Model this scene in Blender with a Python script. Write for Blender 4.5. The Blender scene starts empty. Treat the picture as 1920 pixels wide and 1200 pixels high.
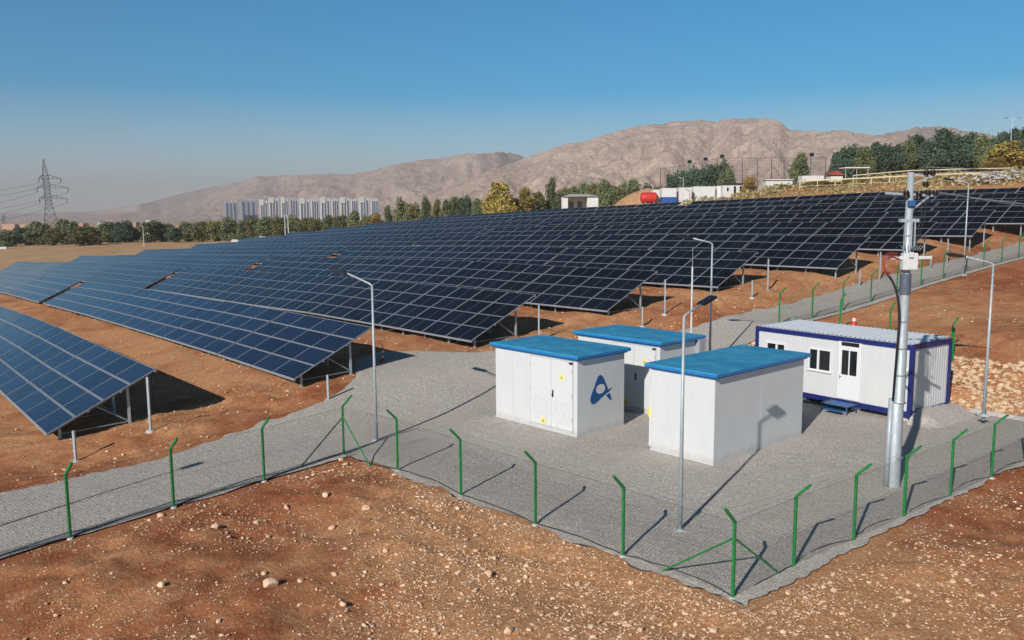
import bpy, math, random
import numpy as np
from mathutils import Vector, Matrix
R = math.radians
random.seed(7); rng = np.random.default_rng(7)
SC = bpy.context.scene
COL = SC.collection

# ------------------------------------------------------------------ camera
CAM_H = 7.669; FPX = 1552.6; PITCH = 0.125257; ROLL = -0.00744
cd = bpy.data.cameras.new("camera"); cam = bpy.data.objects.new("camera", cd); COL.objects.link(cam)
cd.sensor_width = 36.0; cd.lens = FPX/1920*36; cd.clip_start = 0.1; cd.clip_end = 40000
cam.matrix_world = Matrix.Translation((0, 0, CAM_H)) @ Matrix.Rotation(R(90)-PITCH, 4, 'X') @ Matrix.Rotation(ROLL, 4, 'Z')
SC.camera = cam
SC.render.resolution_x = 1024; SC.render.resolution_y = 640

# ------------------------------------------------------------------ sky, sun, exposure
SUN_AZ = R(30.0); SUN_EL = R(28.8)       # shadows run towards azimuth 30 deg (clockwise from +Y)
w = bpy.data.worlds.new("World"); SC.world = w; w.use_nodes = True
nt = w.node_tree; nt.nodes.clear()
sky = nt.nodes.new('ShaderNodeTexSky'); sky.sky_type = 'NISHITA'; sky.sun_disc = False
sky.sun_elevation = SUN_EL; sky.sun_rotation = SUN_AZ + math.pi
sky.altitude = 400; sky.air_density = 1.0; sky.dust_density = 0.15; sky.ozone_density = 5.0
bg = nt.nodes.new('ShaderNodeBackground'); bg.inputs[1].default_value = 0.100
wo = nt.nodes.new('ShaderNodeOutputWorld')
# dusty air low down, bluer higher up; sky overhead dimmed to weaken ambient fill
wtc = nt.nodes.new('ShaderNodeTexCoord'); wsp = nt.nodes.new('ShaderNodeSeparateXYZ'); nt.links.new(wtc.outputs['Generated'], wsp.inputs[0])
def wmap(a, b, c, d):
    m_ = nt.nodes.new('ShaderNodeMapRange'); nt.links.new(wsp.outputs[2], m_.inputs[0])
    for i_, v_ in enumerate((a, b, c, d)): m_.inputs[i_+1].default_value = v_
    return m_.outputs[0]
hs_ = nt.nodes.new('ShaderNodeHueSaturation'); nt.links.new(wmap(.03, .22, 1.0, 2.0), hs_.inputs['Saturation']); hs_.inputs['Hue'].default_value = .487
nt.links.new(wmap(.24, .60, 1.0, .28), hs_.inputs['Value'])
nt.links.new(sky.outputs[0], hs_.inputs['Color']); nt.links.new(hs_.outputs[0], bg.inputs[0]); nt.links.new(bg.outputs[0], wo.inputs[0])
sd = bpy.data.lights.new("sun", 'SUN'); sd.energy = 5.0; sd.angle = R(0.5); sd.color = (1.0, 0.935, 0.855)
sun = bpy.data.objects.new("sun", sd); COL.objects.link(sun)
to_sun = Vector((-math.sin(SUN_AZ)*math.cos(SUN_EL), -math.cos(SUN_AZ)*math.cos(SUN_EL), math.sin(SUN_EL)))
sun.rotation_euler = to_sun.to_track_quat('Z', 'Y').to_euler(); sun.location = (-30, -40, 60)
SC.view_settings.view_transform = 'Standard'; SC.view_settings.look = 'None'
SC.view_settings.exposure = 0.03; SC.view_settings.gamma = 1.0

# ------------------------------------------------------------------ authoring helper: direction of a photo point -> place at a real distance
def ray(u, v):
    U = u-960; V = v-600; c, s = math.cos(ROLL), math.sin(ROLL)
    du = c*U+s*V; dv = -s*U+c*V; cp, sp = math.cos(PITCH), math.sin(PITCH)
    return (du/FPX, cp-sp*dv/FPX, -sp-cp*dv/FPX)
def at(u, v, y):
    r = ray(u, v); k = y/r[1]; return Vector((r[0]*k, y, CAM_H+r[2]*k))

# ------------------------------------------------------------------ node materials
def mat(name, col=(.5, .5, .5), rough=.6, metal=0.0, spec=.5, **kw):
    m = bpy.data.materials.new(name); m.use_nodes = True
    b = m.node_tree.nodes['Principled BSDF']
    b.inputs['Base Color'].default_value = (*col, 1); b.inputs['Roughness'].default_value = rough
    b.inputs['Metallic'].default_value = metal; b.inputs['Specular IOR Level'].default_value = spec
    return m
class NT:
    def __init__(s, m): s.t = m.node_tree; s.n = s.t.nodes; s.b = s.n['Principled BSDF']
    def N(s, typ, **kw):
        x = s.n.new(typ)
        for k, v in kw.items(): setattr(x, k, v)
        return x
    def L(s, a, b): s.t.links.new(a, b)
    def coord(s, kind='Object'): return s.N('ShaderNodeTexCoord').outputs[kind]
    def noise(s, scale, detail=4, rough=.5, vec=None, dist=0.0):
        x = s.N('ShaderNodeTexNoise'); x.inputs['Scale'].default_value = scale; x.inputs['Detail'].default_value = detail
        x.inputs['Roughness'].default_value = rough; x.inputs['Distortion'].default_value = dist
        s.L(vec if vec is not None else s.coord(), x.inputs['Vector']); return x.outputs['Fac']
    def vor(s, scale, out='Distance', vec=None, feat='F1'):
        x = s.N('ShaderNodeTexVoronoi'); x.feature = feat; x.inputs['Scale'].default_value = scale
        s.L(vec if vec is not None else s.coord(), x.inputs['Vector']); return x.outputs[out]
    def ramp(s, fac, stops):
        x = s.N('ShaderNodeValToRGB'); el = x.color_ramp.elements
        while len(el) < len(stops): el.new(.5)
        for e, (p, c) in zip(el, stops): e.position = p; e.color = (*c, 1) if len(c) == 3 else c
        s.L(fac, x.inputs[0]); return x.outputs[0]
    def mix(s, fac, a, b, mode='MIX'):
        x = s.N('ShaderNodeMix'); x.data_type = 'RGBA'; x.blend_type = mode
        for sock, val in ((x.inputs[0], fac), (x.inputs[6], a), (x.inputs[7], b)):
            if hasattr(val, 'links') or hasattr(val, 'is_linked'): s.L(val, sock)
            elif isinstance(val, (int, float)): sock.default_value = val
            else: sock.default_value = (*val, 1)
        return x.outputs[2]
    def math(s, op, a, b=None):
        x = s.N('ShaderNodeMath'); x.operation = op
        for i, val in enumerate((a, b)):
            if val is None: continue
            if isinstance(val, (int, float)): x.inputs[i].default_value = val
            else: s.L(val, x.inputs[i])
        return x.outputs[0]
    def bump(s, h, strength=.5, dist=.05):
        x = s.N('ShaderNodeBump'); x.inputs['Strength'].default_value = strength; x.inputs['Distance'].default_value = dist
        s.L(h, x.inputs['Height']); s.L(x.outputs[0], s.b.inputs['Normal'])
    def col(s, c): s.L(c, s.b.inputs['Base Color'])
    def rgh(s, c): s.L(c, s.b.inputs['Roughness'])
def noisy(name, c1, c2, scale, rough=.6, metal=0., bump=0., spec=.5, det=5, bscale=None):
    m = mat(name, c1, rough, metal, spec); t = NT(m)
    f = t.noise(scale, det, .6); t.col(t.ramp(f, [(.3, c1), (.7, c2)]))
    t.rgh(t.ramp(t.noise(scale*2.3, 3), [(.3, (rough*.8,)*3), (.7, (min(1, rough*1.2),)*3)]))
    if bump: t.bump(t.noise(bscale or scale*4, 3), bump, .02)
    return m

def soil_material():
    m = mat('red_soil', rough=.95, spec=.15); t = NT(m); co = t.coord()
    big = t.noise(.07, 5, .6, co); mid = t.noise(.55, 6, .65, co); fine = t.noise(9, 6, .75, co); vfine = t.noise(45, 3, .7, co)
    base = t.ramp(mid, [(.28, (.25, .074, .031)), (.45, (.36, .115, .047)), (.6, (.47, .17, .070)), (.78, (.58, .26, .115))])
    tan = t.ramp(fine, [(.3, (.46, .185, .075)), (.5, (.67, .355, .165)), (.7, (.88, .59, .34))])
    # a stonier, paler zone spreads over the middle of the foreground
    spx = t.N('ShaderNodeSeparateXYZ'); t.L(co, spx.inputs[0]); zr = t.N('ShaderNodeMapRange'); t.L(spx.outputs[0], zr.inputs[0])
    for i_, v_ in enumerate((-6.5, 0.0, 0, .17)): zr.inputs[i_+1].default_value = v_
    zy = t.N('ShaderNodeMapRange'); t.L(spx.outputs[1], zy.inputs[0]); zx = t.N('ShaderNodeMapRange'); t.L(spx.outputs[0], zx.inputs[0])
    for i_, v_ in enumerate((27, 22, 0, 1)): zy.inputs[i_+1].default_value = v_
    for i_, v_ in enumerate((10, 6, .25, 1)): zx.inputs[i_+1].default_value = v_
    zone = t.math('SUBTRACT', t.math('MULTIPLY', zr.outputs[0], t.math('MULTIPLY', zy.outputs[0], zx.outputs[0])), .045)
    d0 = t.N('ShaderNodeVectorMath', operation='DOT_PRODUCT'); t.L(co, d0.inputs[0]); d0.inputs[1].default_value = (0.631813, -0.775121, 0)
    m0 = t.N('ShaderNodeMapRange'); t.L(d0.outputs['Value'], m0.inputs[0])
    for i_, v_ in enumerate((-26, -30, 0, .055)): m0.inputs[i_+1].default_value = v_
    zone = t.math('ADD', zone, m0.outputs[0])
    c = t.mix(t.ramp(t.math('ADD', zone, t.math('ADD', t.math('MULTIPLY', big, .6), t.math('MULTIPLY', t.noise(.9, 6, .7, co), .4))), [(.42, (0, 0, 0)), (.56, (.85,)*3)]), base, tan)
    c = t.mix(t.ramp(vfine, [(.35, (.45,)*3), (.55, (0, 0, 0))]), c, (.17, .062, .03))
    # dry grass and dust over the far left field and round the row ends
    dt = t.N('ShaderNodeVectorMath', operation='DOT_PRODUCT'); t.L(co, dt.inputs[0]); dt.inputs[1].default_value = (0.631813, -0.775121, 0)
    mr = t.N('ShaderNodeMapRange'); t.L(t.math('ADD', dt.outputs['Value'], t.math('MULTIPLY', mid, 30)), mr.inputs[0]); mr.inputs[1].default_value = -75; mr.inputs[2].default_value = -150; mr.inputs[3].default_value = 0; mr.inputs[4].default_value = .75
    c = t.mix(mr.outputs[0], c, t.ramp(t.noise(.12, 6, .7, co), [(.35, (.34, .20, .10)), (.55, (.50, .36, .20)), (.7, (.58, .45, .27))]))
    # grit: small pale stones in the earth
    v = t.vor(9.5, 'Distance', co); vc = t.vor(9.5, 'Color', co)
    sel = t.N('ShaderNodeSeparateColor'); t.L(vc, sel.inputs[0])
    rad = t.math('MULTIPLY', sel.outputs[0], .34)
    isst = t.math('MULTIPLY', t.math('LESS_THAN', v, rad), t.math('GREATER_THAN', sel.outputs[1], t.math('MULTIPLY', t.noise(.5, 4, .6, co), 1.0)))
    c = t.mix(t.math('MULTIPLY', isst, .7), c, t.mix(sel.outputs[2], (.46, .25, .125), (.74, .52, .34)))
    v2 = t.vor(27, 'Distance', co); vc2 = t.vor(27, 'Color', co)
    s2 = t.N('ShaderNodeSeparateColor'); t.L(vc2, s2.inputs[0])
    is2 = t.math('MULTIPLY', t.math('LESS_THAN', v2, t.math('MULTIPLY', s2.outputs[0], .45)), t.math('GREATER_THAN', s2.outputs[1], .30))
    c = t.mix(t.math('MULTIPLY', is2, .45), c, t.mix(s2.outputs[2], (.46, .25, .125), (.74, .52, .34)))
    t.col(c)
    h = t.math('ADD', t.math('MULTIPLY', fine, .6), t.math('MULTIPLY', isst, .35))
    h = t.math('ADD', h, t.math('MULTIPLY', is2, .12))
    t.bump(h, 1.0, .12)
    return m
def gravel_material():
    m = mat('grey_gravel', rough=.95, spec=.2); t = NT(m); co = t.coord()
    a = t.noise(.35, 5, .6, co); v = t.vor(30, 'Color', co); s = t.N('ShaderNodeSeparateColor'); t.L(v, s.inputs[0])
    n2 = t.noise(5, 5, .8, co)
    c = t.ramp(s.outputs[0], [(0, (.13, .115, .105)), (.3, (.34, .31, .29)), (.7, (.53, .49, .46)), (1, (.80, .765, .72))])
    c = t.mix(t.ramp(a, [(.35, (.0,)*3), (.75, (.5,)*3)]), c, (.48, .42, .37))
    c = t.mix(t.ramp(n2, [(.35, (.35,)*3), (.6, (0, 0, 0))]), c, (.20, .18, .175))
    # earth worked into the gravel in patches
    p = t.noise(.22, 6, .7, co)
    c = t.mix(t.ramp(p, [(.57, (0, 0, 0)), (.72, (.65,)*3)]), c, (.40, .27, .19))
    lg = t.noise(.8, 5, .65, co, .6); c = t.mix(t.ramp(lg, [(.3, (.35,)*3), (.5, (0, 0, 0))]), c, (.30, .265, .24))
    c = t.mix(.34, c, (.72, .66, .58))
    t.col(c); t.bump(t.math('ADD', s.outputs[1], n2), 1.0, .05)
    return m
def rock_material(name, c1, c2, c3):
    m = mat(name, c1, .9, 0, .2); t = NT(m); co = t.coord()
    oi = t.N('ShaderNodeObjectInfo')
    f = t.noise(6, 5, .7, co); c = t.ramp(f, [(.3, c1), (.55, c2), (.75, c3)])
    t.col(c); t.bump(t.noise(14, 4, .7, co), .6, .05); return m

M = {}
M['soil'] = soil_material(); M['gravel'] = gravel_material()
M['stone'] = rock_material('pale_stone', (.56, .34, .21), (.76, .54, .37), (.86, .69, .52))
M['greystone'] = rock_material('grey_stone', (.28, .25, .23), (.42, .39, .36), (.58, .55, .51))
M['rubble'] = rock_material('rubble_stone', (.50, .34, .20), (.66, .49, .32), (.78, .62, .44))
def wall_material():
    m = mat('white_wall', (.78, .79, .79), .45, 0, .4); t = NT(m); co = t.coord()
    mp = t.N('ShaderNodeMapping'); mp.inputs['Scale'].default_value = (1.2, 1.2, .35); t.L(co, mp.inputs[0])
    f = t.noise(2.2, 6, .65, mp.outputs[0])
    t.col(t.ramp(f, [(.30, (.56, .575, .58)), (.5, (.585, .60, .605)), (.7, (.60, .615, .62))]))
    spz = t.N('ShaderNodeSeparateXYZ'); t.L(co, spz.inputs[0])
    md = t.N('ShaderNodeMapRange'); t.L(t.math('ADD', spz.outputs[2], t.math('MULTIPLY', t.noise(3.5, 5, .7, co), .5)), md.inputs[0])
    for i_, v_ in enumerate((.55, .22, 0, .55)): md.inputs[i_+1].default_value = v_
    base = t.b.inputs['Base Color'].links[0].from_socket
    t.col(t.mix(md.outputs[0], base, (.36, .27, .20)))
    t.bump(t.noise(60, 2, .5, co), .08, .004); return m
M['wall'] = wall_material()
def blue_roof():
    m = mat('blue_roof', (.02, .16, .42), .5, 0, .4); t = NT(m); co = t.coord()
    f = t.noise(1.6, 6, .65, co); g = t.noise(14, 4, .7, co)
    c = t.ramp(f, [(.3, (.022, .20, .40)), (.5, (.03, .26, .47)), (.72, (.085, .35, .53))])
    c = t.mix(t.ramp(g, [(.62, (0, 0, 0)), (.8, (.35,)*3)]), c, (.20, .38, .50))
    t.col(c); t.rgh(t.ramp(f, [(.3, (.45,)*3), (.7, (.7,)*3)])); t.bump(g, .15, .01); return m
M['roof'] = blue_roof()
M['roof_edge'] = noisy('blue_roof_edge', (.012, .15, .42), (.02, .19, .48), 4, .4)
M['door'] = noisy('white_door_paint', (.63, .645, .65), (.60, .615, .62), 3, .35)
M['gasket'] = mat('grey_seam', (.50, .52, .53), .6)
M['louvre'] = noisy('vent_louvre', (.56, .58, .59), (.62, .64, .65), 8, .5)
M['black'] = mat('black_plastic', (.012, .012, .014), .45)
M['yellow'] = mat('yellow_sticker', (.72, .66, .22), .6)
M['yellowdk'] = mat('yellow_sticker_symbol', (.30, .26, .06), .5)
M['logo'] = mat('logo_blue', (.012, .085, .25), .45)
M['green'] = noisy('green_paint', (.010, .17, .045), (.02, .23, .06), 5, .4)
M['wire'] = mat('wire_green_grey', (.055, .085, .075), .5, .3)
M['wiredk'] = mat('dark_wire', (.03, .035, .035), .55)
def galv(name, c1, c2, rough):
    m = mat(name, c1, rough, .25, .4); t = NT(m); co = t.coord()
    t.col(t.ramp(t.noise(7, 5, .7, co), [(.3, c1), (.7, c2)])); t.rgh(t.ramp(t.noise(3, 3, .5, co), [(.3, (rough*.8,)*3), (.7, (rough*1.25,)*3)])); return m
M['galv'] = galv('galvanised_steel', (.33, .38, .41), (.44, .49, .52), .5)
M['galvdk'] = galv('weathered_steel', (.20, .22, .235), (.28, .30, .32), .55)
M['alu'] = mat('aluminium_frame', (.34, .37, .41), .5, .4)
M['darksteel'] = mat('dark_pylon_steel', (.085, .085, .095), .7, .2)
M['redroof'] = noisy('faded_red_roof', (.26, .05, .04), (.34, .08, .06), 3, .7)
M['whitepost'] = noisy('whitewashed_post', (.52, .53, .54), (.64, .65, .65), 6, .6)
M['concrete'] = noisy('concrete', (.40, .38, .36), (.52, .50, .47), 5, .9, 0, .4)
M['navy'] = noisy('navy_paint', (.008, .014, .115), (.012, .020, .15), 3, .45)
M['stepblue'] = noisy('blue_step_paint', (.02, .09, .24), (.03, .12, .30), 5, .45)
M['glassdk'] = mat('dark_window_glass', (.012, .014, .017), .08, 0, .6)
M['pvc'] = mat('white_window_frame', (.70, .71, .72), .35)
M['sheet'] = noisy('roof_sheet', (.60, .63, .68), (.70, .73, .77), 2.5, .4)
M['red'] = noisy('red_paint', (.50, .025, .018), (.60, .04, .03), 4, .45)
M['redcable'] = mat('red_cable', (.30, .05, .04), .6)
M['blackcable'] = mat('black_cable', (.02, .022, .025), .5)
M['porcelain'] = mat('dark_insulator', (.022, .012, .011), .35)
M['pv_cellblue'] = None
M['sleeve'] = noisy('dark_grey_sleeve', (.075, .09, .13), (.10, .12, .16), 5, .5)
def pv_material(name, blue):
    m = mat(name, (.01, .012, .02), .12, 0, .22); t = NT(m); co = t.coord()
    sp = t.N('ShaderNodeSeparateXYZ'); t.L(co, sp.inputs[0])
    fx = t.math('FRACT', t.math('MULTIPLY', sp.outputs[0], 1/.178)); fy = t.math('FRACT', t.math('MULTIPLY', sp.outputs[1], 1/.171))
    ln = t.math('MAXIMUM', t.math('LESS_THAN', fx, .055), t.math('LESS_THAN', fy, .07))
    oi = t.N('ShaderNodeObjectInfo')
    if blue: a, b, l = (.004, .009, .026), (.010, .019, .052), (.055, .085, .14)
    else: a, b, l = (.003, .004, .007), (.007, .009, .017), (.022, .028, .040)
    c = t.mix(oi.outputs['Random'], a, b)
    t.col(t.mix(t.math('MULTIPLY', ln, .8), c, l)); t.b.inputs['Specular Tint'].default_value = (.42, .66, 1.0, 1)
    d = t.noise(1.1, 4, .6, co); t.rgh(t.ramp(d, [(.3, (.07,)*3), (.7, (.16,)*3)]))
    return m
M['pv1'] = pv_material('solar_glass_blue', True); M['pv2'] = pv_material('solar_glass_dark', False)
def leaf_material(name, dark, mid, light, tint=None):
    m = mat(name, mid, .75, 0, .25); t = NT(m); co = t.coord('Object')
    oi = t.N('ShaderNodeObjectInfo'); g = t.N('ShaderNodeNewGeometry')
    r = g.outputs['Random Per Island']
    c = t.ramp(r, [(0, dark), (.45, mid), (1, light)])
    c = t.mix(t.ramp(t.noise(.5, 3, .5, co), [(.35, (0, 0, 0)), (.7, (.6,)*3)]), c, light)
    h = t.N('ShaderNodeHueSaturation'); t.L(c, h.inputs['Color'])
    h.inputs['Hue'].default_value = .5
    t.L(t.math('ADD', t.math('MULTIPLY', oi.outputs['Random'], .5), .75), h.inputs['Value'])
    t.L(h.outputs[0], t.b.inputs['Base Color']); return m
M['leaf_green'] = leaf_material('leaf_green', (.055, .072, .034), (.125, .15, .07), (.21, .235, .115))
M['leaf_olive'] = leaf_material('leaf_olive', (.065, .068, .030), (.14, .14, .060), (.24, .22, .10))
M['leaf_pine'] = leaf_material('leaf_pine', (.03, .052, .036), (.062, .098, .066), (.11, .155, .10))
M['leaf_yellow'] = leaf_material('leaf_yellow', (.13, .11, .03), (.30, .23, .06), (.46, .35, .09))
M['leaf_rust'] = leaf_material('leaf_rust', (.12, .07, .025), (.25, .15, .045), (.34, .25, .07))
M['bark'] = noisy('bark', (.09, .06, .04), (.16, .12, .085), 3, .9)
M['scrub'] = leaf_material('scrub_leaf', (.08, .085, .04), (.21, .19, .085), (.42, .34, .17))
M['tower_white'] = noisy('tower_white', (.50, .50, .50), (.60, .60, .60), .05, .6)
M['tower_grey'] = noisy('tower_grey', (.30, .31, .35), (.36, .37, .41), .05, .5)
M['tower_glass'] = mat('tower_glass', (.07, .10, .16), .25, 0, .6)
M['hut_wall'] = noisy('plaster_white', (.58, .57, .55), (.68, .67, .65), 1, .7)
M['greyroof'] = noisy('grey_roof', (.30, .34, .33), (.38, .42, .40), 1, .7)
M['bluetarp'] = mat('blue_base', (.02, .09, .32), .5)
M['brick'] = noisy('reddish_wall', (.38, .20, .14), (.50, .32, .24), 1.5, .85)

# ------------------------------------------------------------------ mesh builder
class MB:
    def __init__(s): s.v = []; s.f = []; s.m = []
    def add(s, verts, faces, mi=0):
        o = len(s.v); s.v += [tuple(p) for p in verts]; s.f += [tuple(i+o for i in f) for f in faces]; s.m += [mi]*len(faces)
    def box(s, c, d, rz=0, mi=0, M4=None):
        x, y, z = d[0]/2, d[1]/2, d[2]/2; cs, sn = math.cos(rz), math.sin(rz); vs = []
        for k in (-1, 1):
            for j in (-1, 1):
                for i in (-1, 1):
                    a, b = i*x, j*y; p = Vector((c[0]+a*cs-b*sn, c[1]+a*sn+b*cs, c[2]+k*z))
                    vs.append(M4 @ p if M4 else p)
        s.add(vs, [(0, 2, 3, 1), (4, 5, 7, 6), (0, 1, 5, 4), (2, 6, 7, 3), (0, 4, 6, 2), (1, 3, 7, 5)], mi); return s
    def bevbox(s, c, d, b=.02, rz=0, mi=0):
        # box whose vertical and horizontal edges are chamfered
        x, y, z = d[0]/2, d[1]/2, d[2]/2; cs, sn = math.cos(rz), math.sin(rz)
        rings = []
        for zz, ins in ((-z, b), (-z+b, 0), (z-b, 0), (z, b)):
            X, Y = x-ins, y-ins; q = b*.7
            pts = [(-X+q, -Y), (X-q, -Y), (X, -Y+q), (X, Y-q), (X-q, Y), (-X+q, Y), (-X, Y-q), (-X, -Y+q)]
            rings.append([(c[0]+a*cs-e*sn, c[1]+a*sn+e*cs, c[2]+zz) for a, e in pts])
        vs = [p for r in rings for p in r]; fs = []
        for r in range(3):
            for i in range(8): j = (i+1) % 8; fs.append((r*8+i, r*8+j, r*8+8+j, r*8+8+i))
        fs.append(tuple(range(7, -1, -1))); fs.append(tuple(range(24, 32)))
        s.add(vs, fs, mi); return s
    def tube(s, p, q, r0, r1=None, seg=8, mi=0, cap=True):
        p, q = Vector(p), Vector(q); r1 = r0 if r1 is None else r1; d = (q-p)
        if d.length < 1e-6: return s
        d.normalize(); a = d.orthogonal().normalized(); b = d.cross(a); vs = []
        for c, r in ((p, r0), (q, r1)):
            for i in range(seg):
                t = 2*math.pi*i/seg; vs.append(c+a*(r*math.cos(t))+b*(r*math.sin(t)))
        fs = [(i, (i+1) % seg, seg+(i+1) % seg, seg+i) for i in range(seg)]
        if cap: fs += [tuple(range(seg-1, -1, -1)), tuple(range(seg, 2*seg))]
        s.add(vs, fs, mi); return s
    def path(s, pts, r, seg=6, mi=0):
        pts = [Vector(p) for p in pts]; n = len(pts); vs = []; a = None
        for i, p in enumerate(pts):
            d = (pts[min(i+1, n-1)]-pts[max(i-1, 0)]).normalized()
            a = d.orthogonal().normalized() if a is None else (a-d*a.dot(d)).normalized()
            b = d.cross(a); rr = r[i] if isinstance(r, (list, tuple)) else r
            for k in range(seg): t = 2*math.pi*k/seg; vs.append(p+a*(rr*math.cos(t))+b*(rr*math.sin(t)))
        fs = [(i*seg+k, i*seg+(k+1) % seg, (i+1)*seg+(k+1) % seg, (i+1)*seg+k) for i in range(n-1) for k in range(seg)]
        fs += [tuple(range(seg-1, -1, -1)), tuple(range((n-1)*seg, n*seg))]
        s.add(vs, fs, mi); return s
    def beam(s, p, q, w, h, mi=0, up=(0, 0, 1)):
        p, q = Vector(p), Vector(q); d = (q-p).normalized(); u = Vector(up)
        if abs(d.dot(u)) > .99: u = Vector((1, 0, 0))
        a = d.cross(u).normalized(); b = a.cross(d).normalized(); vs = []
        for c in (p, q):
            for i, j in ((-1, -1), (1, -1), (1, 1), (-1, 1)): vs.append(c+a*(i*w/2)+b*(j*h/2))
        s.add(vs, [(0, 1, 5, 4), (1, 2, 6, 5), (2, 3, 7, 6), (3, 0, 4, 7), (3, 2, 1, 0), (4, 5, 6, 7)], mi); return s
    def prism(s, pts, org, ux, uy, th, mi=0):
        # flat polygon in the plane (org; ux, uy) given a thickness along ux x uy
        ux, uy, org = Vector(ux), Vector(uy), Vector(org); nz = ux.cross(uy).normalized(); n = len(pts)
        vs = [org+ux*a+uy*b for a, b in pts]+[org+ux*a+uy*b+nz*th for a, b in pts]
        fs = [tuple(range(n-1, -1, -1)), tuple(range(n, 2*n))]+[(i, (i+1) % n, n+(i+1) % n, n+i) for i in range(n)]
        s.add(vs, fs, mi); return s
    def mesh(s, name, mats, smooth=False):
        me = bpy.data.meshes.new(name); me.from_pydata(s.v, [], s.f)
        for m in (mats if isinstance(mats, (list, tuple)) else [mats]): me.materials.append(m)
        me.polygons.foreach_set('material_index', s.m)
        if smooth: me.polygons.foreach_set('use_smooth', [True]*len(s.f))
        me.update(); return me
    def build(s, name, mats, parent=None, smooth=False, loc=None):
        return link(name, s.mesh(name, mats, smooth), parent, loc)
def link(name, data, parent=None, loc=None, rot=None):
    o = bpy.data.objects.new(name, data); COL.objects.link(o)
    if parent is not None: o.parent = parent
    if loc is not None: o.location = loc
    if rot is not None: o.rotation_euler = rot
    return o
def tag(o, label=None, cat=None, group=None, kind=None):
    if label: o['label'] = label
    if cat: o['category'] = cat
    if group: o['group'] = group
    if kind: o['kind'] = kind
    return o
def thing(name, label, cat, loc=(0, 0, 0), rz=0, group=None):
    o = link(name, None, None, loc, (0, 0, rz)); o.empty_display_size = .3
    return tag(o, label, cat, group)
def struct(o, kind='structure'): o['kind'] = kind; return o
def dup(root, loc, rz=None, label=None, scale=None):
    r = root.copy(); COL.objects.link(r); r.location = loc
    if rz is not None: r.rotation_euler = (0, 0, rz)
    if scale is not None: r.scale = scale
    if label: r['label'] = label
    for ch in list(root.children):
        c = ch.copy(); COL.objects.link(c); c.parent = r
        for g in list(ch.children): d = g.copy(); COL.objects.link(d); d.parent = c
    return r
def smooth(me_obj): me_obj.data.polygons.foreach_set('use_smooth', [True]*len(me_obj.data.polygons)); return me_obj
ORD = ['zeroth', 'first', 'second', 'third', 'fourth', 'fifth', 'sixth', 'seventh', 'eighth', 'ninth', 'tenth', 'eleventh', 'twelfth', 'thirteenth', 'fourteenth', 'fifteenth', 'sixteenth', 'seventeenth', 'eighteenth', 'nineteenth', 'twentieth']
def ordn(i):
    if i <= 20: return ORD[i]
    return 'twenty-'+ORD[i-20]

# ------------------------------------------------------------------ site axes: n = uphill across the rows, e = along the rows
AZ = 0.886906; Ev = np.array([math.cos(AZ), -math.sin(AZ)]); Nv = np.array([math.sin(AZ), math.cos(AZ)])
def xy(n, e): return (n*Nv[0]+e*Ev[0], n*Nv[1]+e*Ev[1])
def ne(x, y): return x*Nv[0]+y*Nv[1], x*Ev[0]+y*Ev[1]
def sst(a, b, x): t = np.clip((x-a)/(b-a), 0, 1); return t*t*(3-2*t)
def vnoise(x, y, seed=0):
    x = np.asarray(x, float); y = np.asarray(y, float)
    xi = np.floor(x).astype(np.int64); yi = np.floor(y).astype(np.int64); fx = x-xi; fy = y-yi
    def hsh(a, b):
        h = (a*374761393+b*668265263+seed*1442695041) & 0x7fffffff
        h = ((h ^ (h >> 13))*1274126177) & 0x7fffffff
        return ((h ^ (h >> 16)) & 0xffff)/65535.0
    ux = fx*fx*(3-2*fx); uy = fy*fy*(3-2*fy)
    return (hsh(xi, yi)*(1-ux)+hsh(xi+1, yi)*ux)*(1-uy)+(hsh(xi, yi+1)*(1-ux)+hsh(xi+1, yi+1)*ux)*uy
def fbm(x, y, o=5, seed=0, g=.5):
    s = 0; a = 1; t = 0
    for i in range(o): s = s+a*vnoise(x, y, seed+i*17); t += a; a *= g; x = x*2.03+11.3; y = y*2.03+5.7
    return s/t-.5
G_N = [-40, 5, 14, 22.9, 31.9, 40.8, 49.7, 58.65, 67.6, 76.5, 85.4, 94.4, 110, 140, 180, 300]
G_Z = [-.5, -.02, .76, 1.42, 2.2, 2.98, 3.81, 4.7, 5.5, 6.37, 7.2, 8.0, 8.6, 9.3, 9.8, 9.0]
B_Z = [-.5, -.02, .76, 1.42, 2.2, 2.98, 3.81, 4.7, 5.5, 6.37, 7.2, 8.0, 9.2, 12.9, 16.0, 19.5]
F_E = [-900, -350, -220, -184, -155, -130, -110, -83, -50, -31]
F_Z = [9, 5.6, 4.9, 4.1, 3.15, 2.2, 1.6, .87, .15, 0]
R_N = [-60, 27, 31, 37, 40, 43, 46.2, 49.3, 52.3, 55.7, 62, 68.7, 80, 95, 110, 140, 180, 300]
R_Z = [0, 0, .9, 2.02, 2.08, 2.24, 2.5, 2.8, 3.1, 3.37, 3.87, 4.32, 5.2, 6.6, 8.6, 12.9, 16, 19.5]
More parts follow.
